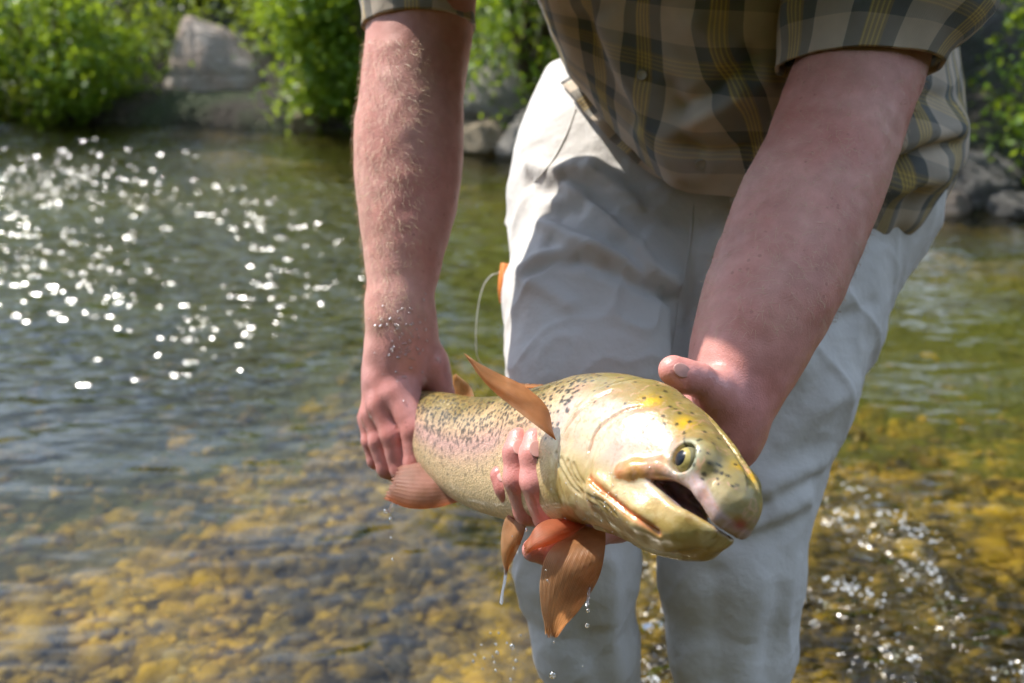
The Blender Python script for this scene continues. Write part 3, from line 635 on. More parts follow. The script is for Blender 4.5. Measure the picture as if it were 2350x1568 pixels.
body_me = mk_mesh('body', V, Q, attrs={'Col': np.c_[col, np.ones(len(col))], 'wet': hand * np.clip(fbm(V, 40.0) * 1.6 - 0.2, 0, 1)})
body = link_mesh('body', body_me, M_SKIN, person)
body_bvh = BVHTree.FromPolygons(V.tolist(), Q.tolist())
def ray(bvh, x, y):
    d = Vector(P(x, y, 1.0) - CAM).normalized(); h = bvh.ray_cast(Vector(CAM), d)
    return h
# ---- fingernails
def ellipsoid_mesh(name, c, r, ax=None, nu=16, nv=10):
    u = np.linspace(0, 2 * np.pi, nu, endpoint=False); t = np.linspace(0.001, np.pi - 0.001, nv)
    T, U_ = np.meshgrid(t, u, indexing='ij'); q = np.stack([np.sin(T) * np.cos(U_), np.sin(T) * np.sin(U_), np.cos(T)], -1).reshape(-1, 3) * np.asarray(r)
    if ax is not None: q = q @ np.asarray(ax)
    return mk_mesh(name, q + np.asarray(c), grid_faces(nv, nu, True))
for (x, y, dx, dy, wd, ln) in ((1231, 1030, 0.03, -1, .0062, .0078), (1190, 1026, 0.03, -1, .0050, .0072), (1151, 1094, -.6, -1, .0040, .0055), (1565, 850, -1, -.45, .0058, .0075)):
    h = ray(body_bvh, x, y)
    if h[0] is None: continue
    nrm = np.array(h[1]); d = dx * RGT - dy * UPV; d = d - nrm * (d @ nrm); d /= np.linalg.norm(d); s = np.cross(nrm, d)
    link_mesh('fingernail', ellipsoid_mesh('fingernail', np.array(h[0]) - nrm * 0.0002, (wd * .9, ln * .9, .0006), np.stack([s, d, nrm])), M_NAIL, body)
# ---- arm hair: short fair hairs on both forearms
def arm_hair(n):
    me = body_me; cnt = len(QQ[0]) + len(QQ[1]); q = Q[rng.integers(0, cnt, n * 3)]
    c = V[q].mean(1); nr = np.cross(V[q[:, 2]] - V[q[:, 0]], V[q[:, 3]] - V[q[:, 1]]); nr /= np.linalg.norm(nr, axis=1)[:, None] + 1e-9
    pc = project(c)
    side = nr @ np.array([-.75, -.35, .4])
    ok = (pc[:, 1] > 90) & (pc[:, 1] < 760) & (rng.random(len(c)) < np.where(pc[:, 0] < 1100, np.clip(.35 + side, .05, 1), .45))
    c = c[ok][:n]; nr = nr[ok][:n]; m = len(c)
    down = -UPV + .35 * RGT * np.where(project(c)[:, 0] > 1200, -1, 1)[:, None] * .6
    d = down + rng.normal(0, .8, (m, 3)); d -= nr * (d * nr).sum(1)[:, None]; d /= np.linalg.norm(d, axis=1)[:, None]
    L = rng.uniform(.006, .013, m)[:, None]; s = np.cross(d, nr) * .00011
    p0 = c - nr * .0005; p1 = c + d * L * .5 + nr * L * .30; p2 = c + d * L + nr * L * .34
    VV_ = np.stack([p0 - s, p0 + s, p1 + s * .8, p1 - s * .8, p2], 1).reshape(-1, 3); b = np.arange(m)[:, None] * 5
    F = np.concatenate([b + [0, 1, 2], b + [0, 2, 3], b + [3, 2, 4]]).astype(np.int32)
    return mk_mesh('arm_hair', VV_, F)
tag(link_mesh('arm_hair', arm_hair(13000), M_HAIR, body), kind='stuff')
for s in (-1, 1):
    e = link_mesh('eye', ellipsoid_mesh('eye', HEAD + np.array([s * .032, -.080, .045]), (.012, .012, .012)), M_EYEWHITE, body)
hv, hq = mesh_sdf(lambda p: smax(ellip(p, HEAD + np.array([0, .018, .058]), (.084, .104, .094)), -(p[:, 2] - (HEAD[2] + .03) + (p[:, 1] - HEAD[1]) * .9) , .02) + (vnoise(p, 90.) - .5) * .012,
                  HEAD - .16, HEAD + .2, .005, .012)
link_mesh('hair', mk_mesh('hair', hv, hq), M_HEADHAIR, body)

# ---- trousers
LEG_A = [((1372, 470, 1.195), .095), ((1364, 690, 1.115), .094), ((1355, 850, 1.075), .0865), ((1333, 1100, 1.045), .0690), ((1322, 1300, 1.04), .0590), ((1343, 1480, 1.06), .0500), ((1392, 1640, 1.12), .046)]
LEG_B = [((1935, 470, 1.165), .092), ((1808, 690, 1.12), .1020), ((1758, 880, 1.075), .0910), ((1702, 1100, 1.065), .0790), ((1680, 1300, 1.06), .0715), ((1680, 1480, 1.075), .0645), ((1672, 1640, 1.12), .057)]
legA = cp(LEG_A) + [(np.array([.112, .99, .12]), .052), (np.array([.115, 1.02, -.03]), .055)]
legB = cp(LEG_B) + [(np.array([.228, .94, .12]), .056), (np.array([.235, .97, -.03]), .058)]
PEL = [(P(1400, 400, 1.225), .112), (P(1640, 420, 1.19), .125), (P(1905, 410, 1.185), .108)]
WST = [(P(1412, 240, 1.245), .095), (P(1640, 240, 1.22), .118), (P(1880, 240, 1.215), .092)]
def f_tr0(p):
    a = smin(chain(p, legA, .03), chain(p, legB, .03), .018)
    d = smin(chain(p, PEL, .05), chain(p, WST, .05), .07)
    return smin(a, d, .085) + .002
def march(f, x, y):
    d = (P(x, y, 1.0) - CAM); d /= np.linalg.norm(d); t = .5
    for _ in range(60):
        e = f((CAM + d * t)[None])[0]; t += e * .9
        if e < 5e-4 or t > 3: break
    return CAM + d * t
def on(f, pts): return [march(f, *q) for q in pts]
FOLDS = [  # (photo polyline, amplitude m, width m): ridges positive, valleys negative
    ([(1221, 632), (1270, 602), (1333, 598), (1400, 616), (1446, 640), (1502, 668), (1551, 690)], -.011, .008),
    ([(1205, 622), (1262, 590), (1325, 574), (1400, 588), (1470, 626)], .010, .013),
    ([(1245, 512), (1310, 552), (1372, 592)], .010, .009), ([(1262, 560), (1330, 584)], -.007, .010),
    ([(1300, 428), (1360, 480), (1420, 535)], .010, .008), ([(1258, 490), (1330, 478)], -.008, .011), ([(1280, 500), (1345, 520), (1400, 560)], -.007, .009),
    ([(1352, 385), (1410, 425), (1455, 470)], .008, .010), ([(1300, 410), (1350, 430), (1400, 480)], -.006, .008),
    ([(1421, 550), (1455, 590), (1490, 640), (1540, 680)], -.009, .009), ([(1440, 545), (1500, 620), (1555, 660)], .006, .012),
    ([(1218, 645), (1255, 665), (1305, 702)], .008, .010), ([(1225, 690), (1262, 760), (1268, 860)], .004, .014),
    ([(1215, 420), (1240, 440), (1290, 436)], -.006, .010), ([(1215, 380), (1260, 395), (1310, 385)], .005, .010),
    ([(1560, 690), (1555, 760), (1548, 850)], -.012, .012),
    ([(1930, 690), (1870, 760), (1830, 850)], .006, .014), ([(2000, 700), (1900, 740), (1850, 790)], -.005, .010),
    ([(1890, 1060), (1830, 1090), (1770, 1130)], .006, .012), ([(1870, 1100), (1800, 1130), (1740, 1170)], -.006, .009), ([(1850, 1150), (1790, 1175), (1720, 1220)], .006, .012),
    ([(1960, 880), (1880, 940), (1800, 1010)], .005, .014), ([(1840, 1180), (1800, 1210), (1700, 1235)], -.005, .010),
    ([(1400, 1290), (1400, 1420), (1420, 1560)], .006, .012), ([(1290, 1330), (1330, 1450), (1380, 1560)], -.005, .016), ([(1640, 1320), (1650, 1430), (1650, 1560)], -.006, .014), ([(1740, 1300), (1730, 1420), (1720, 1560)], .005, .018),
    ([(1790, 1360), (1770, 1460), (1760, 1560)], -.004, .012)]
folds3 = [(on(f_tr0, l), a, wd) for l, a, wd in FOLDS]
def f_tr(p):
    tilt = (p - WST[1][0]) @ np.array([0.0, .42, .907])           # open waist
    return smax(f_tr0(p), tilt - .052, .006)
tv, tq = mesh_sdf(f_tr, np.array([-.06, .70, -.12]), np.array([.52, 1.46, 1.16]), .0038, .01, 1)
tn_ = vnormals(tv, tq); dsp = np.zeros(len(tv))
for l, a_, wd in folds3:
    l = np.array(l); m = ((tv > l.min(0) - 3 * wd) & (tv < l.max(0) + 3 * wd)).all(1); idx = np.nonzero(m)[0]
    if len(idx): dsp[idx] += a_ * np.exp(-(polydist(tv[idx], l) / wd) ** 2)
dsp -= (fbm(tv * np.array([1, 1, .55]), 14.0, 2) - .5) * .011 + (fbm(tv * np.array([1, 1, 1.6]), 38.0, 2) - .5) * .003
rdg = lambda q, sc: (1 - np.abs(2 * vnoise(q, sc) - 1)) ** 7
dg = tv @ np.array([[.8, .1, .6], [.1, 1, .1], [-.6, .1, .8]]); zone = np.clip(1.2 - np.abs(tv[:, 2] - .80) / .16, .25, 1) + np.clip(1 - np.abs(tv[:, 2] - .52) / .10, 0, 1) * .6
dsp += (rdg(dg * np.array([1, 1, .35]), 17.0) * .0045 + rdg(dg[:, [2, 1, 0]] * np.array([.4, 1, 1]), 24.0) * .0028) * np.clip(zone, 0, 1)
dsp -= .0012
tv = tv + tn_ * dsp[:, None]
tr_me = mk_mesh('trousers', tv, tq)
trousers = link_mesh('trousers', tr_me, M_TROUSER, person)
tr_bvh = BVHTree.FromPolygons(tv.tolist(), tq.tolist())
for s, leg in ((0, legA), (1, legB)):
    a = leg[-1][0]
    bv, bq = mesh_sdf(lambda p: smin(rcone(p, a + np.array([0, .02, -.08]), a + np.array([0, -.16, -.10]), .042, .036), rcone(p, a + np.array([0, .02, .03]), a + np.array([0, .03, -.09]), .05, .046), .03), a - .3, a + .2, .006, .01)
    link_mesh('boot', mk_mesh('boot', bv, bq), M_BOOT, person)

# ---- shirt: the torso is a closed tube of rings (photo px, px, depth), hem first
RINGS = [
    [(1288, 120, 1.13), (1405, 300, 1.055), (1555, 432, 1.01), (1700, 458, 1.00), (1860, 500, 1.035), (2010, 588, 1.075), (2092, 545, 1.10), (2130, 420, 1.27), (1720, 240, 1.42), (1400, 160, 1.34)],
    [(1283, 100, 1.125), (1385, 245, 1.04), (1550, 370, .985), (1715, 385, .975), (1890, 400, 1.005), (2080, 455, 1.035), (2160, 440, 1.09), (2150, 330, 1.28), (1720, 190, 1.43), (1400, 130, 1.35)],
    [(1262, 62, 1.12), (1372, 150, 1.02), (1555, 230, .955), (1740, 240, .945), (1930, 260, .98), (2130, 300, 1.02), (2204, 330, 1.09), (2160, 200, 1.29), (1720, 110, 1.43), (1390, 80, 1.35)],
    [(1230, -8, 1.10), (1362, 20, .995), (1555, 60, .93), (1750, 70, .92), (1960, 90, .97), (2130, 130, 1.03), (2180, 150, 1.10), (2150, 60, 1.30), (1720, 0, 1.42), (1370, -30, 1.33)],
    [(1185, -110, 1.04), (1345, -120, .93), (1550, -120, .865), (1760, -110, .86), (1960, -90, .91), (2120, -60, .99), (2160, -40, 1.07), (2120, -120, 1.26), (1690, -160, 1.36), (1320, -170, 1.27)]]
def ring_w(c, hw, hd, lift):   # rings above the frame, in metres
    return [np.array(c) + np.array([-math.cos(a) * hw, -math.sin(a) * hd, math.sin(a) * lift]) for a in np.linspace(0, 2 * np.pi, 10, endpoint=False)]
rc = [[P(*q) for q in r] for r in RINGS] + [ring_w((.125, .93, 1.26), .205, .165, -.03), ring_w((.13, .88, 1.37), .215, .12, -.02), ring_w((.13, .83, 1.44), .085, .075, -.01)]
rc = np.array(rc)
NS = 20
loops = np.stack([catmull(rc[i], NS, True) for i in range(len(rc))])           # rings x perimeter
sheet = np.stack([catmull(loops[:, j], 14) for j in range(loops.shape[1])], 1)   # rows x perimeter
nr_, nc_ = sheet.shape[:2]
cz = sheet.mean(1, keepdims=True); out = sheet - cz; out /= np.linalg.norm(out, axis=2, keepdims=True)
pp = sheet.reshape(-1, 3)
wr = (fbm(pp * np.array([1, 1, .6]), 12.0, 2) - .5) * .030 + (fbm(pp, 34.0, 2) - .5) * .010
wr = wr * np.clip(1.0 - np.arange(nr_) / (nr_ * .9), .3, 1).repeat(nc_)
shirt_V = pp + out.reshape(-1, 3) * wr[:, None]
# photographed folds of the shirt: depth pulled in or pushed out along the body's own outward direction
pj = project(shirt_V)
SF = [([(1400, 60), (1440, 170), (1500, 300), (1560, 400)], .012, 30), ([(1330, 40), (1380, 160), (1450, 270)], -.012, 26), ([(1560, 250), (1640, 210), (1720, 130)], -.014, 22), ([(1570, 290), (1660, 250), (1760, 190)], .012, 30),
      ([(1560, 330), (1640, 350), (1720, 330)], -.010, 18), ([(1540, 200), (1560, 290), (1600, 380)], -.010, 24), ([(1600, 60), (1660, 120), (1700, 220)], .010, 30),
      ([(2050, 380), (2110, 355), (2190, 335)], -.014, 14), ([(2060, 330), (2120, 300), (2190, 290)], .010, 26), ([(2040, 430), (2100, 420), (2150, 400)], .010, 24), ([(2060, 250), (2130, 230), (2190, 230)], -.008, 22), ([(2100, 440), (2080, 500), (2060, 560)], -.008, 20)]
front = pj[:, 2] < 1.15
ofl = out.reshape(-1, 3)
for line, a, wpx in SF:
    q = np.c_[pj[:, :2], np.zeros(len(pj))]; l = [np.array([x, y, 0.]) for x, y in line]
    shirt_V = shirt_V + ofl * (a * np.exp(-(polydist(q, l) / wpx) ** 2) * front)[:, None]
per = np.linalg.norm(np.diff(np.concatenate([sheet[28], sheet[28][:1]]), axis=0), axis=1); su = np.concatenate([[0], np.cumsum(per)[:-1]])
vh = np.concatenate([[0], np.cumsum(np.linalg.norm(np.diff(sheet[:, 40], axis=0), axis=1))])
# cloth runs straight on the left front panel; the bias twist towards the right front follows the pull of the arm
uvs = np.stack([np.tile(su, nr_), np.repeat(vh, nc_)], 1)
k = np.argmin(np.abs(pj[:, 0] - 1474) + np.abs(pj[:, 1] - 60) + (~front) * 9999); uvs[:, 0] += .61 * 0.078 + 0.078 * 20 - uvs[k, 0]
tw = np.clip((pj[:, 0] - 1540) / 160, 0, 1) * np.clip((2000 - pj[:, 0]) / 200, 0, 1) * np.clip((pj[:, 1] - 40) / 160, 0, 1) * front
uvs = uvs + np.stack([tw * (vh[-1] - uvs[:, 1]) * .0 + tw * .45 * (uvs[:, 1] - .16), np.zeros(len(tw))], 1)
shirt_me = mk_mesh('shirt', shirt_V, grid_faces(nr_, nc_, True), uv=uvs)
shirt = link_mesh('shirt', shirt_me, M_PLAID, person)
md = shirt.modifiers.new('thickness', 'SOLIDIFY'); md.thickness = .0016; md.offset = 0
sub = shirt.modifiers.new('sub', 'SUBSURF'); sub.levels = 0; sub.render_levels = 1
shirt_bvh = BVHTree.FromPolygons(shirt_V.tolist(), grid_faces(nr_, nc_, True).tolist())
# ---- sleeves
def sleeve(path, name, seed, cuff):
    pts = np.array([P(*a) for a, r, t in path]); rad = np.array([r for a, r, t in path]); N = 64; rows = []
    C_ = catmull(pts, 10); Rr = catmull(rad[:, None], 10)[:, 0]; Tl = catmull(np.array([t for a, r, t in path], float)[:, None], 10)[:, 0]
    tn = np.gradient(C_, axis=0); tn /= np.linalg.norm(tn, axis=1)[:, None]
    L = np.concatenate([[0], np.cumsum(np.linalg.norm(np.diff(C_, axis=0), axis=1))])
    V_, U_ = [], []
    for i in range(len(C_)):
        s = RGT - tn[i] * (RGT @ tn[i]); s /= np.linalg.norm(s); b = np.cross(tn[i], s)
        for j in range(N):
            a = 2 * np.pi * j / N
            q = C_[i] + (s * math.cos(a) * 1.0 + b * math.sin(a) * .92) * Rr[i] + tn[i] * Tl[i] * math.cos(a)
            V_.append(q); U_.append((j / N * 2 * np.pi * .072 + seed, L[i]))
    V_ = np.array(V_); U_ = np.array(U_)
    o_ = V_ - np.repeat(C_, N, 0); o_ /= np.linalg.norm(o_, axis=1)[:, None]
    V_ = V_ + o_ * ((fbm(V_ + seed, 14.0, 2) - .5) * .022 + (fbm(V_ * np.array([1, 1, .5]) + seed, 40., 2) - .5) * .006)[:, None]
    nr = len(C_); F = grid_faces(nr, N, True)
    # turned hem: the end doubles back inside
    h1 = V_[:N] - o_[:N] * .0035; h2 = V_[4 * N:5 * N] - o_[4 * N:5 * N] * .0035
    k0 = len(V_); j = np.arange(N); jn = (j + 1) % N
    F = np.concatenate([F, np.stack([j, jn, k0 + jn, k0 + j], 1)[:, ::-1], np.stack([k0 + j, k0 + jn, k0 + N + jn, k0 + N + j], 1)[:, ::-1]])
    V_ = np.concatenate([V_, h1, h2]); U_ = np.concatenate([U_, U_[:N], U_[4 * N:5 * N]])
    o = link_mesh(name, mk_mesh(name, V_, F, uv=U_), M_PLAID, shirt)
    return o
def W3(p, d=None):
    q = project(np.array([p]))[0]; return tuple(q)
sleeve([((962, 66, 1.03), .0625, .0), ((961, 5, 1.03), .066, .0), ((958, -90, 1.022), .073, .0), ((950, -260, 1.00), .082, 0), (W3(SH_R), .100, 0)], 'sleeve', .022, 0)
sleeve([((1970, 152, .90), .0690, .020), ((1990, 92, .90), .0755, .018), ((2022, 10, .90), .0850, .010), ((2060, -100, .895), .092, 0), ((2100, -260, .89), .100, 0), (W3(SH_L), .105, 0)], 'sleeve', .0335, 0)
# ---- shirt buttons
def button(bvh, x, y, parent, r=.0056):
    h = ray(bvh, x, y)
    if h[0] is None: return
    n = np.array(h[1]); n = n if n @ FWD < 0 else -n
    s = np.cross(n, [0, 0, 1]); s /= np.linalg.norm(s); t = np.cross(s, n); c = np.array(h[0]) + n * .0024
    prof = [(0, .0004), (.35, .0004), (.5, .0006), (.72, .0016), (.9, .0016), (1.0, .0004), (.95, -.0012), (0, -.0012)]; N = 20
    V_ = [c + (s * math.cos(2 * np.pi * j / N) + t * math.sin(2 * np.pi * j / N)) * r * p_ + n * z for p_, z in prof for j in range(N)]
    link_mesh('button', mk_mesh('button', np.array(V_), grid_faces(len(prof), N, True)), M_BUTTON, parent)
button(shirt_bvh, 1474, 174, shirt); button(shirt_bvh, 1606, 376, shirt); button(shirt_bvh, 1468, -20, shirt)
# ---- placket strip on the shirt front
def ribbon(name, pts, wdt, mat, parent, thick=.0015, wv=None, uvscale=1.0):
    C_ = catmull(np.array(pts), 8); tn = np.gradient(C_, axis=0); tn /= np.linalg.norm(tn, axis=1)[:, None]
    V_ = []
    for i in range(len(C_)):
        wd = wv if wv is not None else np.cross(tn[i], FWD)
        wd = wd - tn[i] * (wd @ tn[i]); wd = wd / np.linalg.norm(wd)
        V_ += [C_[i] - wd * wdt / 2, C_[i] - wd * wdt / 6 - FWD * thick, C_[i] + wd * wdt / 6 - FWD * thick, C_[i] + wd * wdt / 2]
    L_ = np.concatenate([[0], np.cumsum(np.linalg.norm(np.diff(C_, axis=0), axis=1))])
    me = mk_mesh(name, np.array(V_), grid_faces(len(C_), 4), uv=np.array([(l_, q_ * wdt / 3) for l_ in L_ for q_ in range(4)])); o = link_mesh(name, me, mat, parent)
    sd = o.modifiers.new('t', 'SOLIDIFY'); sd.thickness = thick
    return o
# ---- belt and belt loop showing at the hip, between shirt and trousers
hb = [ray(tr_bvh, x, y)[0] for x, y in ((1306, 186), (1332, 214), (1366, 246), (1402, 282))]
if all(h is not None for h in hb): ribbon('belt', [np.array(h) - FWD * .004 for h in hb], .020, M_BELT, trousers, .003)
# ---- small orange tag with clear line loop behind the hip
ribbon('strap_tab', [P(1166, 608, 1.15), P(1161, 640, 1.145), P(1160, 668, 1.145), P(1163, 692, 1.15)], .014, M_ORANGE, trousers, .003)

# ---- the lower shirt tail that hangs below the front hem, ruffled and catching the sun
tl = []
for i_, (x, y) in enumerate(((1318, 200), (1340, 228), (1366, 258), (1395, 290), (1425, 320), (1455, 348), (1490, 376), (1528, 402))):
    h = ray(tr_bvh, x, y)[0]
    if h is not None: tl.append(np.array(h) - FWD * (.016 + .006 * (i_ % 2)) + UPV * .004)
if len(tl) > 4: ribbon('shirt_tail', tl, .030, M_PLAID, shirt, .0018)

# ---- trouser seams: fly, pocket edge, side seams
for pts in ([(1592, 470), (1585, 540), (1572, 620), (1556, 684)], [(1322, 250), (1300, 310), (1268, 370), (1226, 418)], [(1556, 690), (1548, 760), (1535, 840)], [(1300, 200), (1360, 236), (1420, 300), (1500, 380)]):
    hh = [ray(tr_bvh, *q) for q in catmull(np.array(pts, float), 5)]; hh = [np.array(h[0]) + np.array(h[1]) * .0004 for h in hh if h[0] is not None]
    if len(hh) > 4:
        v_, f_ = tube(hh, [.0004, .0011, .0011, .0004], 6); link_mesh('seam', mk_mesh('seam', v_, f_), M_TROUSER, trousers)
# ================================================================== TROUT
# modelled straight in its own coordinates: u from snout to tail, v up to the back, s to its right side; then bent along a spine
PROF = np.array([  # u, top, bottom, half width
    (-.0110, .0125, .0085, .0020), (-.0085, .0200, .0015, .0110), (-.003, .0260, -.0085, .0160), (.006, .0298, -.0145, .0195), (.025, .0355, -.0325, .0255), (.048, .0405, -.0405, .0292), (.075, .0465, -.0470, .0340), (.110, .0515, -.0530, .0378),
    (.150, .0550, -.0580, .0400), (.200, .0575, -.0620, .0420), (.250, .0550, -.0590, .0405), (.320, .0480, -.0545, .0350), (.370, .0440, -.0500, .0300), (.410, .0395, -.0430, .0250),
    (.450, .0330, -.0330, .0190), (.490, .0270, -.0270, .0130), (.520, .0280, -.0280, .0085)])
pu = np.linspace(-.02, .53, 560); pf = [np.interp(pu, PROF[:, 0], PROF[:, k]) for k in (1, 2, 3)]
ker = np.hanning(5); ker /= ker.sum(); pf = [np.convolve(np.pad(q, 2, 'edge'), ker, 'valid') for q in pf]
def prof(u): return tuple(np.interp(u, pu, q) for q in pf)
# mouth: lip lines, height v over u
UPL = np.array([(-.03, -.016), (-.002, -.0045), (.008, .0010), (.018, .0052), (.030, .0068), (.048, .0022), (.058, -.0030)]); LOL = np.array([(-.03, -.0062), (.004, -.0060), (.014, -.0070), (.026, -.0082), (.046, -.0070), (.058, -.0046)])
EYE = np.array([.036, .0185])
def f_body(p):
    u, v, s = p[:, 0], p[:, 1], p[:, 2]
    t, b, hw = prof(u); c = (t + b) / 2; hh = (t - b) / 2
    k = np.abs((v - c) / hh) ** 2.15 + np.abs(s / hw) ** 2.25
    d = (np.maximum(k, 1e-9) ** (1 / 2.2) - 1) * np.minimum(hw, hh)
    return np.maximum(d, np.maximum(-.0105 - u, u - .525))
def wedge(p):  # mouth gap: negative inside
    u_ = p[:, 0]; return np.maximum(np.maximum(p[:, 1] - np.interp(u_, UPL[:, 0], UPL[:, 1]), np.interp(u_, LOL[:, 0], LOL[:, 1]) - p[:, 1]) * .92, u_ - .0585)
MAXI = [((-.001, .0005, .0125), .0036), ((.014, .0086, .0210), .0042), ((.031, .0104, .0255), .0050), ((.050, .0042, .0298), .0062), ((.066, -.0065, .0325), .0070), ((.074, -.0118, .0330), .0064)]
def f_maxi(p): return np.minimum(*[chain(p, [((a_, b_, c_ * q), r_) for (a_, b_, c_), r_ in MAXI], .004) for q in (-1, 1)])
def f_fish(p):
    d = f_body(p)
    # cheek and gill cover plates stand a little proud
    a = np.abs(p[:, 2]); r = np.sqrt(((p[:, 0] - .072) / 1.0) ** 2 + ((p[:, 1] + .004) / .95) ** 2)
    d = d - .0022 / (1 + np.exp((r - .080) / .0012)) * (a > .006)
    d = d - .0012 / (1 + np.exp((np.sqrt((p[:, 0] - .058) ** 2 + (p[:, 1] + .003) ** 2) - .048) / .0010)) * (a > .006)
    # lower jaw: a rounded bar each side meeting at the chin
    j = np.minimum(*[chain(p, [((.092, -.031, s * .0270), .012), ((.045, -.0245, s * .0190), .0125), ((.022, -.0185, s * .0110), .0115), ((.009, -.0130, s * .004), .0090)], .006) for s in (-1, 1)])
    d = smin(d, j, .006)
    d = smax(d, -wedge(p), .0055)
    d = smax(d, -ellip(p, np.array([.038, -.001, 0.]), (.030, .0125, .0140)), .004)      # mouth cavity
    # upper jaw bone and snout lip
    mx = f_maxi(p)
    d = smin(d, mx, .0032)
    # tongue and mouth floor
    d = smin(d, chain(p, [((.075, -.018, 0.), .012), ((.036, -.0155, 0.), .0062)], .004), .005)
    # eye socket and brow
    for s in (-1, 1):
        e = np.array([EYE[0], EYE[1], s * .0270])
        d = smin(d, ellip(p, e + np.array([-.002, .0045, s * -.003]), (.017, .012, .010)), .010)
        d = smax(d, -ellip(p, e + np.array([0, 0, s * .0035]), (.0099, .0092, .0078)), .004)
    return d
fv, fq = mesh_sdf(f_fish, (-.034, -.08, -.056), (.53, .075, .056), .00125, .008, 1)
rest = fv.copy(); NRM = vnormals(fv, fq)
# ---- spine (photo px, px, depth) at stations u
SP_U = np.array([0, .155, .27, .36, .45, .52])
SP_P = np.array([P(1672, 1203, .605), P(1395, 1025, .725), P(1213, 1040, .825), P(1086, 1025, .893), P(977, 975, .960), P(930, 950, 1.04)])
SP_D = np.array([CV(.55, -.835, .00), CV(.52, -.85, .06), CV(.30, -.95, .08), CV(.14, -.985, .08), CV(.10, -.99, .05), CV(.10, -.99, .0)])
tt = np.concatenate([[0], np.cumsum(np.linalg.norm(np.diff(SP_P, axis=0), axis=1))])
def hermite(xs, ys, x):
    m = np.gradient(ys, xs, axis=0); i = np.clip(np.searchsorted(xs, x) - 1, 0, len(xs) - 2); h = (xs[i + 1] - xs[i]); t = ((x - xs[i]) / h)
    lin0 = t < 0; t_ = np.clip(t, 0, 1)[:, None]; h = h[:, None]
    r = (2 * t_ ** 3 - 3 * t_ ** 2 + 1) * ys[i] + (t_ ** 3 - 2 * t_ ** 2 + t_) * h * m[i] + (-2 * t_ ** 3 + 3 * t_ ** 2) * ys[i + 1] + (t_ ** 3 - t_ ** 2) * h * m[i + 1]
    ex = (x - np.clip(x, xs[0], xs[-1]))[:, None]
    return r + ex * np.where(ex < 0, m[0], m[-1])
def bend(p):
    u = p[:, 0]; c = hermite(SP_U, SP_P, u); T = hermite(SP_U, SP_P, u + .002) - hermite(SP_U, SP_P, u - .002); T /= np.linalg.norm(T, axis=1)[:, None]
    d = hermite(SP_U, SP_D, u); d -= T * (d * T).sum(1)[:, None]; d /= np.linalg.norm(d, axis=1)[:, None]
    s = np.cross(d, T)         # right side of the fish, towards the camera
    sgn = np.sign((s @ -FWD).mean()); s = s * (sgn if sgn else 1)
    return c + d * p[:, 1:2] + s * p[:, 2:3]
W0 = bend(fv); pj = project(W0)
vis = rest[:, 2] > -.002
def hit(x, y):
    dd = np.hypot(pj[:, 0] - x, pj[:, 1] - y); c = np.nonzero(dd < 9)[0]
    if len(c) == 0: c = np.argsort(dd)[:6]
    return rest[c[np.argmin(pj[c, 2])]] * np.array([1, 1, 1])
sym = rest * np.array([1, 1, 1.0]); sym[:, 2] = np.abs(sym[:, 2])
def on_fish(line):
    h = np.array([hit(*q) for q in line]); h[:, 2] = np.abs(h[:, 2]); return h
def stroke(line, wd):
    l = on_fish(line) if len(line) < 3 else catmull(on_fish(line), 5); m = ((sym > l.min(0) - 3 * wd) & (sym < l.max(0) + 3 * wd)).all(1); r = np.zeros(len(sym)); i = np.nonzero(m)[0]
    if len(i): r[i] = np.exp(-(polydist(sym[i], l) / wd) ** 2)
    return r
# ---- grooves: gill cover joints, gill membrane folds under the throat
disp = np.zeros(len(fv))
OPERC = [(1345, 1030), (1362, 985), (1410, 945), (1470, 925)]
OPERC2 = [(1285, 990), (1312, 950), (1360, 910), (1400, 890)]
GILL = [(1345, 1090), (1375, 1130), (1420, 1165), (1455, 1195), (1500, 1225)]
JAWL = [(1430, 1110), (1480, 1140), (1540, 1150), (1600, 1190), (1640, 1235)]
disp -= .0016 * stroke(OPERC, .0012) + .0014 * stroke(OPERC2, .0013) + .0030 * stroke(GILL, .0022)
BR = [[(1268 + 13 * k, 1040 + 8 * k), (1282 + 16 * k, 1085 + 8 * k), (1310 + 20 * k, 1125 + 9 * k), (1345 + 20 * k, 1160 + 9 * k)] for k in range(4)]
br = [stroke(l, .0014) for l in BR]
for b_ in br: disp -= .0011 * b_
disp += (fbm(rest, 60.0, 2) - .5) * .0016 * (rest[:, 0] < .15)
lat = np.clip((rest[:, 0] - .16) / .03, 0, 1)
W = W0 + (bend(rest + NRM * .001) - W0) * (disp / .001)[:, None]
# ---- colour
u, v, s = rest.T; a = np.abs(s)
T_, B_, HW = prof(u); vn = np.clip((v - B_) / (T_ - B_), 0, 1)
def lerp(c, c2, f): return c * (1 - f[:, None]) + np.array(c2) * f[:, None]
def ss(x, a_, b_): t = np.clip((x - a_) / (b_ - a_), 0, 1); return t * t * (3 - 2 * t)
n1 = fbm(rest, 45.0, 3); n2 = fbm(rest + 3, 140.0, 3); n3 = fbm(rest + 9, 14.0, 2)
C = np.tile(np.array([.70, .49, .26]), (len(u), 1))                         # flank: straw gold
C = lerp(C, (.76, .58, .33), ss(1 - vn, .55, .95))                          # belly paler
C = lerp(C, (.28, .20, .06), ss(vn + (n1 - .5) * .25, .66, .92))           # olive back
C = lerp(C, (.66, .36, .33), np.exp(-((vn - .52) / .13) ** 2) * lat * .8 * ss(n3, .2, .6))    # rosy band
hd = 1 - lat
C = lerp(C, (.70, .60, .45), hd * ss(vn, .25, .40) * (1 - ss(vn, .70, .86)) * .8)      # silvery cheek
C = lerp(C, (.50, .34, .09), hd * (1 - ss(vn, .16, .46)) * (.45 + .5 * ss(n1, .35, .65)))
C = lerp(C, (.66, .55, .30), hd * ss(n2, .45, .7) * .5)
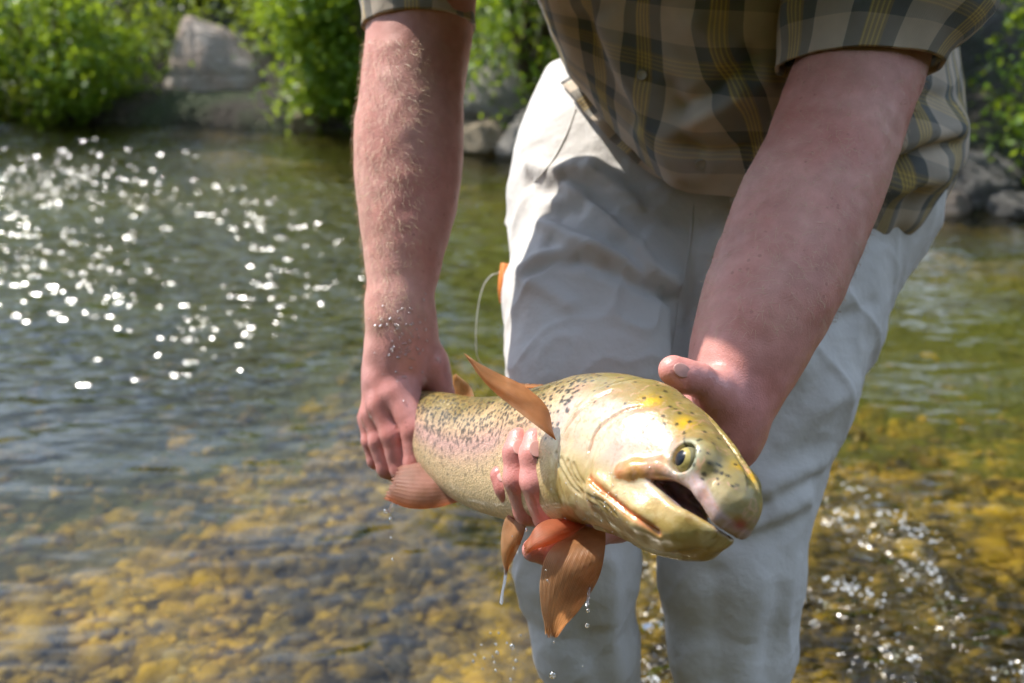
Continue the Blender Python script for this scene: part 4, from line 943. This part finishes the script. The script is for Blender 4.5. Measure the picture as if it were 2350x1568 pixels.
C = lerp(C, (.76, .36, .31), stroke([(1560, 1010), (1500, 1000), (1450, 1000)], .012) * .8 * ss(n2, .25, .6))
C = lerp(C, (.76, .42, .36), stroke([(1440, 885), (1410, 900)], .010) * .6)
C = lerp(C, (.72, .48, .42), stroke([(1275, 960), (1300, 930)], .008) * .5)
for q, r in (((1488, 912), .0065), ((1568, 962), .0062), ((1700, 1062), .005)): C = lerp(C, (.78, .47, .02), stroke([q, (q[0] + 5, q[1] + 3)], r) * .9)
C = lerp(C, (.30, .26, .09), stroke([(1500, 1055), (1470, 1062)], .004) * .5)
for l, wd, cc, k in ((OPERC, .0013, (.42, .16, .07), .8), (OPERC2, .0015, (.50, .24, .13), .7), (GILL, .0030, (.72, .17, .03), 1.0)): C = lerp(C, cc, np.clip(stroke(l, wd) * k, 0, 1))
for b_ in br: C = lerp(C, (.33, .23, .09), b_ * .55)
snout = ss(-u, -.030, .006) * ss(v, -.002, .012); C = lerp(C, (.26, .20, .075), snout * .75)
C = lerp(C, (.34, .25, .065), hd * ss(vn + (n1 - .5) * .2, .66, .84) * .75); C = lerp(C, (.42, .32, .12), hd * ss(-u, -.045, -.012) * ss(v, .004, .014) * .6)
for q, r in (((1488, 912), .0062), ((1568, 962), .0058), ((1700, 1062), .0045)): C = lerp(C, (.80, .47, .015), stroke([q, (q[0] + 5, q[1] + 3)], r) * .9)
# jaw bone and lips
mxd = f_maxi(rest)
fmx = (mxd < .0008) * ss(u, .012, .035); C = lerp(C, (.68, .30, .06), fmx * (.75 + .25 * n2)); C = lerp(C, (.74, .27, .13), (mxd < .0008) * ss(u, .062, .076) * .7)
C = lerp(C, (.50, .30, .06), stroke([(1490, 1150), (1530, 1168)], .006) * .6 * ss(n2, .35, .6))
# pale pink inner lip of the upper jaw
dvl = v - np.interp(u, UPL[:, 0], UPL[:, 1]); lip = ss(-dvl, -.0125, -.0085) * ss(dvl, -.004, -.001) * (1 - ss(u, .034, .050)); C = lerp(C, (.62, .43, .42), lip * .85)
for q in (.004, -.003):                                   # nostrils
    C = lerp(C, (.03, .025, .02), np.exp(-((u - .0145 - q * .6) / .0016) ** 2 - ((v - .0235 - q * .3) / .0014) ** 2) * (a > .008))
# mouth inside
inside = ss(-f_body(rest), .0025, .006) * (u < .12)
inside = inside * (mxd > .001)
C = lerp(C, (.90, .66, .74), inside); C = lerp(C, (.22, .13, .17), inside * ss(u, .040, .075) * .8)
C = lerp(C, (.45, .02, .03), np.exp(-(((u + .008) / .004) ** 2 + ((v - .004) / .004) ** 2 + (s / .006) ** 2)) * .9)
# rim of the eye
ed = np.hypot(u - EYE[0] + .002, v - EYE[1] - .001); er = (a > .012)
C = lerp(C, (.40, .40, .26), er * (1 - ss(ed, .010, .017)) * .85); C = lerp(C, (.26, .26, .17), er * (1 - ss(ed, .0080, .0105)))
vein = hd * np.clip(1 - np.abs(fbm(rest + 21, 75.0, 3) - .5) / .022, 0, 1) * ss(vn, .2, .4); C = lerp(C, (.66, .36, .22), vein * .85); blush = hd * ss(fbm(rest + 51, 55.0, 3), .50, .66) * ss(vn, .30, .5) * (1 - ss(vn, .75, .9)); C = lerp(C, (.72, .34, .28), blush * .5)
# black spots
ns = 4200; sp = np.stack([rng.uniform(.16, .51, ns), rng.uniform(0, 1, ns)], 1); keep = rng.random(ns) < (.25 + .75 * ss(sp[:, 1], .30, .75)) * (sp[:, 1] > .26); sp = sp[keep]
hs = np.stack([rng.uniform(-.004, .15, 110), rng.uniform(.66, 1.0, 110)], 1)
hl = [(1575, 905), (1602, 915), (1560, 940), (1516, 948), (1590, 940), (1552, 965), (1500, 975), (1620, 985), (1655, 1000), (1700, 1040), (1655, 1080), (1690, 1060), (1480, 905), (1540, 925), (1640, 1010), (1720, 1090), (1610, 1000), (1580, 960), (1530, 890), (1296, 935)]
HL = on_fish(hl)
spot = np.zeros(len(u)); order = np.argsort(u); us = u[order]
ySurf = (v - B_)
for q, (su_, sv_) in enumerate(np.concatenate([sp, hs])):
    t_, b_, h_ = prof(np.array([su_])); r0 = (rng.uniform(.0011, .0021) if q < len(sp) else rng.uniform(.0010, .0016)); y0 = b_[0] + sv_ * (t_[0] - b_[0])
    i0, i1 = np.searchsorted(us, [su_ - .004, su_ + .004]); id_ = order[i0:i1]; sd = rng.choice([-1, 1])
    z = np.sqrt(np.clip(1 - ((v[id_] - (t_[0] + b_[0]) / 2) / ((t_[0] - b_[0]) / 2)) ** 2, .03, 1))
    dd = np.hypot(u[id_] - su_, (v[id_] - y0) / z) ; dd = np.where(np.sign(s[id_]) == sd, dd, 1)
    spot[id_] = np.maximum(spot[id_], ss(-dd, -r0 * 1.25, -r0 * .6))
for q in HL:
    dd = np.linalg.norm(sym - q, axis=1); spot = np.maximum(spot, ss(-dd, -.0019, -.0010))
spot *= np.where(lat > .5, .55 + .45 * ss(vn, .35, .75), 1.0) * (inside < .3)
fine = hd * ss(fbm(rest + 31, 330.0, 2), .60, .72) * ss(vn, .35, .6); C = lerp(C, (.34, .24, .10), fine * .55)
fl = hd * ss(fbm(rest + 41, 180.0, 2), .56, .70) * (1 - ss(vn, .2, .5)); C = lerp(C, (.42, .24, .06), fl * .5)
C = lerp(C, (.035, .032, .022), spot * .92)
C *= (.66 + .28 * n2)[:, None]
def mat_fish():
    m = NT('trout_skin'); col = m.n('Attribute', attribute_name='Col').outputs['Color']; rs = m.n('Attribute', attribute_name='rest').outputs['Vector']
    mp = m.n('Mapping', {'Vector': rs, 'Scale': (1.0, 1.35, .55)}).outputs[0]
    vo = m.n('TexVoronoi', {'Vector': mp, 'Scale': 520.0}, feature='F1'); sc = vo.outputs['Distance']
    sep = m.n('SeparateXYZ', {0: rs}); isb = m.n('MapRange', {0: sep.outputs[0], 1: .150, 2: .185}).outputs[0]
    rnd = m.n('SeparateColor', {0: vo.outputs['Color']}).outputs[0]
    c = m.mix(m.math('MULTIPLY', isb, 0.55), col, m.mix(1.0, col, m.ramp(rnd, [(0, (.55, .55, .52)), (1, (1.25, 1.2, 1.1))]), 'MULTIPLY'))
    h = m.math('ADD', m.math('MULTIPLY', m.math('MULTIPLY', sc, isb), -1.0), m.math('MULTIPLY', m.noise(rs, 300, 4, .65), .8))
    h = m.math('ADD', h, m.math('MULTIPLY', m.noise(rs, 70, 3), .8))
    ro = m.math('ADD', .20, m.math('MULTIPLY', m.noise(rs, 90, 3), .26))
    b = m.bsdf(c, ro, Normal=m.bump(h, .40, .0011), Metallic=.12, Coat_Weight=.30, Coat_Roughness=.12, Subsurface_Weight=.06, Subsurface_Scale=.004)
    return m.done(b)
def mat_fin(name, root, tip, edge):
    m = NT(name); uv = m.n('TexCoord').outputs['UV']; sp_ = m.n('SeparateXYZ', {0: uv})
    ray_ = m.n('TexWave', {'Vector': uv, 'Scale': 10.5, 'Distortion': 2.2, 'Detail': 2.0}, wave_type='BANDS', bands_direction='X').outputs['Fac']
    c = m.mix(sp_.outputs[1], root, tip); c = m.mix(m.math('MULTIPLY', ray_, .42), c, tuple(q * .55 for q in root)); n = m.noise(m.obj(), 60, 4)
    c = m.mix(m.ramp(sp_.outputs[0], [(.0, (1, 1, 1)), (.22, (0, 0, 0)), (.9, (0, 0, 0))]), c, edge)
    c = m.mix(m.ramp(n, [(.40, (0, 0, 0)), (.75, (.5, .5, .5))]), c, (.34, .15, .05))
    b = m.bsdf(c, .38, Normal=m.bump(ray_, .4, .0005), Coat_Weight=.3)
    t = m.n('BsdfTranslucent', {'Color': c})
    mx_ = m.n('MixShader', {0: .65, 1: b.outputs[0], 2: t.outputs[0]})
    al = m.math('ADD', .08, m.math('MULTIPLY', m.math('MULTIPLY', m.math('SUBTRACT', 1.0, ray_), sp_.outputs[1]), .55))
    return m.done(m.n('MixShader', {0: al, 1: mx_.outputs[0], 2: m.n('BsdfTransparent', {'Color': (1, .86, .70, 1)}).outputs[0]}))
M_FISH = mat_fish()
FIN_AMBER = mat_fin('fin_amber', (.86, .44, .18), (.86, .53, .28), (.88, .58, .34))
FIN_PINK = mat_fin('fin_pink', (.86, .46, .32), (.82, .48, .38), (.90, .30, .10))
FIN_RED = mat_fin('fin_red', (.78, .26, .10), (.74, .36, .22), (.72, .30, .16))
trout = empty('trout', tuple(P(1395, 1025, .725)), label='large golden spotted trout with open mouth held in both hands', cat='fish')
fish_body = link_mesh('body', mk_mesh('trout_body', W, fq, attrs={'Col': np.c_[np.clip(C, 0, 1), np.ones(len(C))], 'rest': rest}), M_FISH, trout)
fish_bvh = BVHTree.FromPolygons(W.tolist(), fq.tolist())
# ---- eyes: gold iris with a dark pupil, one each side
def mat_eye():
    m = NT('trout_eye'); rs = m.n('Attribute', attribute_name='rest').outputs['Vector']; sep = m.n('SeparateXYZ', {0: rs})
    r = m.math('SQRT', m.math('ADD', m.math('POWER', m.math('MULTIPLY', sep.outputs[0], 1.0), 2), m.math('POWER', m.math('MULTIPLY', sep.outputs[1], 1.15), 2)))
    n = m.noise(rs, 900, 3)
    gold = m.mix(n, (.52, .43, .15), (.24, .18, .05))
    c = m.mix(m.math('LESS_THAN', r, .0058), gold, (.004, .005, .009)); c = m.mix(m.math('GREATER_THAN', r, .0090), c, (.20, .18, .10))
    return m.done(m.bsdf(c, .3, Coat_Weight=.12, Coat_Roughness=.04, Specular_IOR_Level=.25))
M_EYE = mat_eye()
for sd in (1, -1):
    t = np.linspace(.001, np.pi - .001, 20); q = np.linspace(0, 2 * np.pi, 28, endpoint=False); Tm, Qm = np.meshgrid(t, q, indexing='ij')
    loc = np.stack([np.sin(Tm) * np.cos(Qm) * .0094, np.sin(Tm) * np.sin(Qm) * .0088, np.cos(Tm) * .0080], -1).reshape(-1, 3)
    e = loc * np.array([1, 1, sd]) + np.array([EYE[0], EYE[1], sd * .0264])
    rs = loc.copy(); rs[:, :2] += np.array([-.0012, .0016]) * np.array([1, 1])
    F = grid_faces(20, 28, True)
    link_mesh('eye', mk_mesh('trout_eye', bend(e), F if sd > 0 else F[:, ::-1], attrs={'rest': rs}), M_EYE, fish_body)
# ---- fins: a fan of rays between two edge curves, root first
def fin(name, ea, eb, mat, bulge=.004, nrow=26, ncol=60, ray_amp=.00010):
    A = catmull(np.array([P(*q) for q in ea]), 8); Bc = catmull(np.array([P(*q) for q in eb]), 8)
    def rs(c):
        l = np.concatenate([[0], np.cumsum(np.linalg.norm(np.diff(c, axis=0), axis=1))]); x = np.linspace(0, l[-1], nrow)
        return np.stack([np.interp(x, l, c[:, k]) for k in range(3)], 1)
    A, Bc = rs(A), rs(Bc); V_, U_ = [], []
    for i in range(nrow):
        for j in range(ncol):
            t_ = j / (ncol - 1); f_ = i / (nrow - 1)
            o_ = bulge * math.sin(math.pi * t_) * (.4 + f_) + ray_amp * math.sin(t_ * 70) * (.3 + .7 * f_) + .0014 * math.sin(f_ * 9 + t_ * 5)
            V_.append(A[i] * (1 - t_) + Bc[i] * t_ - FWD * o_ - UPV * 0); U_.append((t_, f_))
    V_ = np.array(V_)
    last = V_[-ncol:]; ln = np.linalg.norm(A[-1] - A[0]); dirn = (A[-1] + Bc[-1] - A[-4] - Bc[-4]); dirn /= np.linalg.norm(dirn)
    rag = rng.random(ncol) * .0035 + .003 * np.abs(np.sin(np.arange(ncol) * .55)); V_[-ncol:] += dirn * rag[:, None]; V_[-2 * ncol:-ncol] += dirn * rag[:, None] * .5
    o = link_mesh(name, mk_mesh(name, V_, grid_faces(nrow, ncol), uv=np.array(U_)), mat, trout)
    md = o.modifiers.new('t', 'SOLIDIFY'); md.thickness = .0005; md.offset = 0
    return o
fin('pectoral_fin', [(1276, 1010, .700), (1225, 972, .694), (1140, 905, .700), (1095, 855, .708), (1078, 824, .714)], [(1268, 992, .702), (1255, 935, .712), (1205, 888, .720), (1140, 856, .724), (1082, 826, .716)], FIN_AMBER, .008)
fin('pectoral_fin', [(1335, 1205, .735), (1262, 1262, .702), (1240, 1330, .700), (1243, 1400, .705), (1255, 1440, .71)], [(1390, 1215, .725), (1388, 1262, .705), (1372, 1330, .705), (1330, 1400, .71), (1283, 1445, .712)], FIN_AMBER, .006)
fin('fin_fold', [(1345, 1205, .728), (1300, 1235, .712), (1262, 1250, .706), (1232, 1258, .706), (1218, 1262, .710)], [(1330, 1190, .735), (1290, 1190, .722), (1255, 1195, .715), (1228, 1212, .712), (1212, 1240, .712)], FIN_RED, .010)
fin('pelvic_fin', [(1190, 1150, .80), (1160, 1190, .792), (1150, 1240, .79), (1153, 1285, .792), (1160, 1305, .795)], [(1225, 1165, .79), (1210, 1200, .782), (1197, 1240, .782), (1180, 1280, .788), (1164, 1306, .794)], FIN_AMBER, .004)
fin('anal_fin', [(1120, 1142, .872), (1060, 1150, .885), (1000, 1166, .90), (940, 1166, .915), (890, 1148, .925)], [(1085, 1085, .868), (1050, 1075, .888), (1010, 1064, .905), (965, 1062, .92), (925, 1070, .93)], FIN_PINK, .005)
fin('adipose_fin', [(1092, 925, .905), (1082, 892, .908), (1066, 874, .912), (1052, 868, .915)], [(1048, 925, .925), (1044, 896, .925), (1040, 880, .922), (1046, 870, .918)], FIN_AMBER, .002, 10, 8, 0)
cb = [bend(np.array([[.505, q, 0.]]))[0] for q in (.027, -.027)]
def fin3(name, A, B, mat, n=22, m_=26):
    V_ = [(A[0] * (1 - f) + A[1] * f) * (1 - t) + (B[0] * (1 - f) + B[1] * f) * t + RGT * .0012 * math.sin(t * 40) * f for f in np.linspace(0, 1, n) for t in np.linspace(0, 1, m_)]
    U_ = [(t, f) for f in np.linspace(0, 1, n) for t in np.linspace(0, 1, m_)]
    o = link_mesh(name, mk_mesh(name, np.array(V_), grid_faces(n, m_), uv=np.array(U_)), mat, trout); md = o.modifiers.new('t', 'SOLIDIFY'); md.thickness = .0012
tdir = CV(-.10, .05, .99)
fin3('tail_fin', [cb[0], cb[0] + tdir * .075 + UPV * .02], [cb[1], cb[1] + tdir * .075 - UPV * .02], FIN_PINK)
db = [bend(np.array([[q, .0555, 0.]]))[0] for q in (.235, .30)]
de = [bend(np.array([[q, .061, -.012]]))[0] for q in (.27, .325)]
fin3('dorsal_fin', [db[0], de[0]], [db[1], de[1]], FIN_AMBER)
# ================================================================== WATER DROPS, LINE
def mat_drop():
    m = NT('water_drop'); g = m.n('BsdfGlass', {'Color': (1, 1, 1, 1), 'IOR': 1.333, 'Roughness': .0}); t = m.n('BsdfTransparent'); gs = m.n('BsdfGlossy', {'Roughness': .2})
    a = m.n('MixShader', {0: .35, 1: g.outputs[0], 2: t.outputs[0]}); return m.done(m.n('MixShader', {0: .20, 1: a.outputs[0], 2: gs.outputs[0]}))
M_DROP = mat_drop()
def mat_bead():
    m = NT('water_bead'); fr = m.n('Fresnel', {'IOR': 1.4}).outputs[0]; gs = m.n('BsdfGlossy', {'Roughness': .16}); t = m.n('BsdfTransparent')
    return m.done(m.n('MixShader', {0: m.math('ADD', fr, .05), 1: t.outputs[0], 2: gs.outputs[0]}))
M_BEAD = mat_bead()
dm = ellipsoid_mesh('water_drop', (0, 0, 0), (1, 1, 1), None, 14, 9); dm.materials.append(M_DROP)
def crop3(x, y): return (900 + x * .375) * .918, (1120 + y * .375) * .918
DR = [(170, 425, 26, .90), (205, 480, 28, .90), (207, 600, 14, .90), (218, 745, 17, .90), (315, 765, 10, .9), (940, 1040, 16, .78), (1250, 885, 15, .69), (1240, 815, 12, .69), (1262, 900, 8, .69), (1520, 1085, 24, .69), (1515, 1185, 28, .69), (1295, 1295, 14, .70), (1285, 1515, 42, .74), (1485, 1455, 9, .72),
      (1015, 1325, 32, .86), (755, 1425, 20, .95), (830, 1405, 17, .95), (895, 1430, 17, .9), (915, 1365, 22, .88), (1040, 1420, 22, .9), (1070, 1250, 17, .9), (870, 1235, 14, .9), (925, 1235, 14, .9), (905, 1485, 17, .9), (1005, 1545, 20, .9), (770, 1380, 15, .95), (810, 1315, 15, .95), (905, 1310, 18, .9), (885, 1395, 14, .9), (980, 1300, 14, .9), (1025, 1470, 16, .9), (820, 1475, 12, .95), (1530, 1000, 9, .69), (1525, 1040, 10, .69), (1110, 545, 15, .72), (1015, 590, 10, .775)]
for x, y, dpx, d in DR:
    X_, Y_ = crop3(x, y); r_ = dpx * .375 * .918 / FPX * d * .62
    o = bpy.data.objects.new('water_drop', dm); COL.objects.link(o); o.location = P(X_, Y_, d); o.scale = (r_ * .92, r_ * .92, r_ * 1.08)
    tag(o, label='clear round water drop falling from the trout', cat='water drop', group='drops falling from the trout')
# trickles running off fins and fingers
for pts, r_, lb in (([(1161, 1302, .793), (1159, 1330, .79), (1153, 1360, .785), (1150, 1385, .78)], .0016, 'thin trickle of water running off the slim pelvic fin'), ([(1352, 1345, .706), (1350, 1370, .70), (1346, 1392, .695)], .0013, 'short trickle of water running off the wide hanging brown fin'), ([(905, 1150, .925), (898, 1160, .92), (893, 1175, .91)], .0016, 'short trickle of water dripping from the pink fin below the gripping hand')):
    v_, f_ = tube([P(*q) for q in pts], [r_, r_ * .7, r_ * .9], 8); o = link_mesh('water_trickle', mk_mesh('water_trickle', v_, f_), M_DROP); tag(o, label=lb, cat='water', group='trickles off the fins')
# beads of water on the wet wrist, hand and fish
bv = []
def beads(bvh, n, box, rr):
    V_, F_, b0 = [], [], 0; t_ = np.linspace(.001, np.pi - .001, 6); q_ = np.linspace(0, 2 * np.pi, 9, endpoint=False); Tm, Qm = np.meshgrid(t_, q_, indexing='ij'); sph = np.stack([np.sin(Tm) * np.cos(Qm), np.sin(Tm) * np.sin(Qm), np.cos(Tm)], -1).reshape(-1, 3); ff = grid_faces(6, 9, True)
    for _ in range(n):
        x, y = rng.normal((box[0] + box[2]) / 2, (box[2] - box[0]) / 4), rng.normal((box[1] + box[3]) / 2, (box[3] - box[1]) / 4); h = ray(bvh, x, y)
        if h[0] is None: continue
        r_ = rng.uniform(*rr); V_.append(sph * r_ * np.array([1, 1, .9]) + np.array(h[0]) + np.array(h[1]) * r_ * .15); F_.append(ff + b0); b0 += len(sph)
    return mk_mesh('water_beads', np.concatenate(V_), np.concatenate(F_))
tag(link_mesh('water_beads', beads(body_bvh, 90, (870, 690, 990, 880), (.0006, .0020)), M_BEAD, body), kind='stuff')
tag(link_mesh('water_beads', beads(fish_bvh, 60, (1290, 1080, 1480, 1220), (.0004, .0011)), M_BEAD, fish_body), kind='stuff')
# clear fishing line looping behind the hip
M_LINE = mat_simple('clear_line', (.75, .75, .68), .2)
v_, f_ = tube([P(1185, 622, 1.17), P(1165, 612, 1.16), P(1140, 628, 1.15), P(1128, 632, 1.15), P(1110, 655, 1.15), P(1098, 700, 1.15), P(1092, 770, 1.15), P(1100, 830, 1.16), P(1150, 870, 1.2)], [.0006] * 6, 6)
tag(link_mesh('fishing_line', mk_mesh('fishing_line', v_, f_), M_LINE), label='thin clear fishing line looping out beside the orange tab at the hip', cat='line')
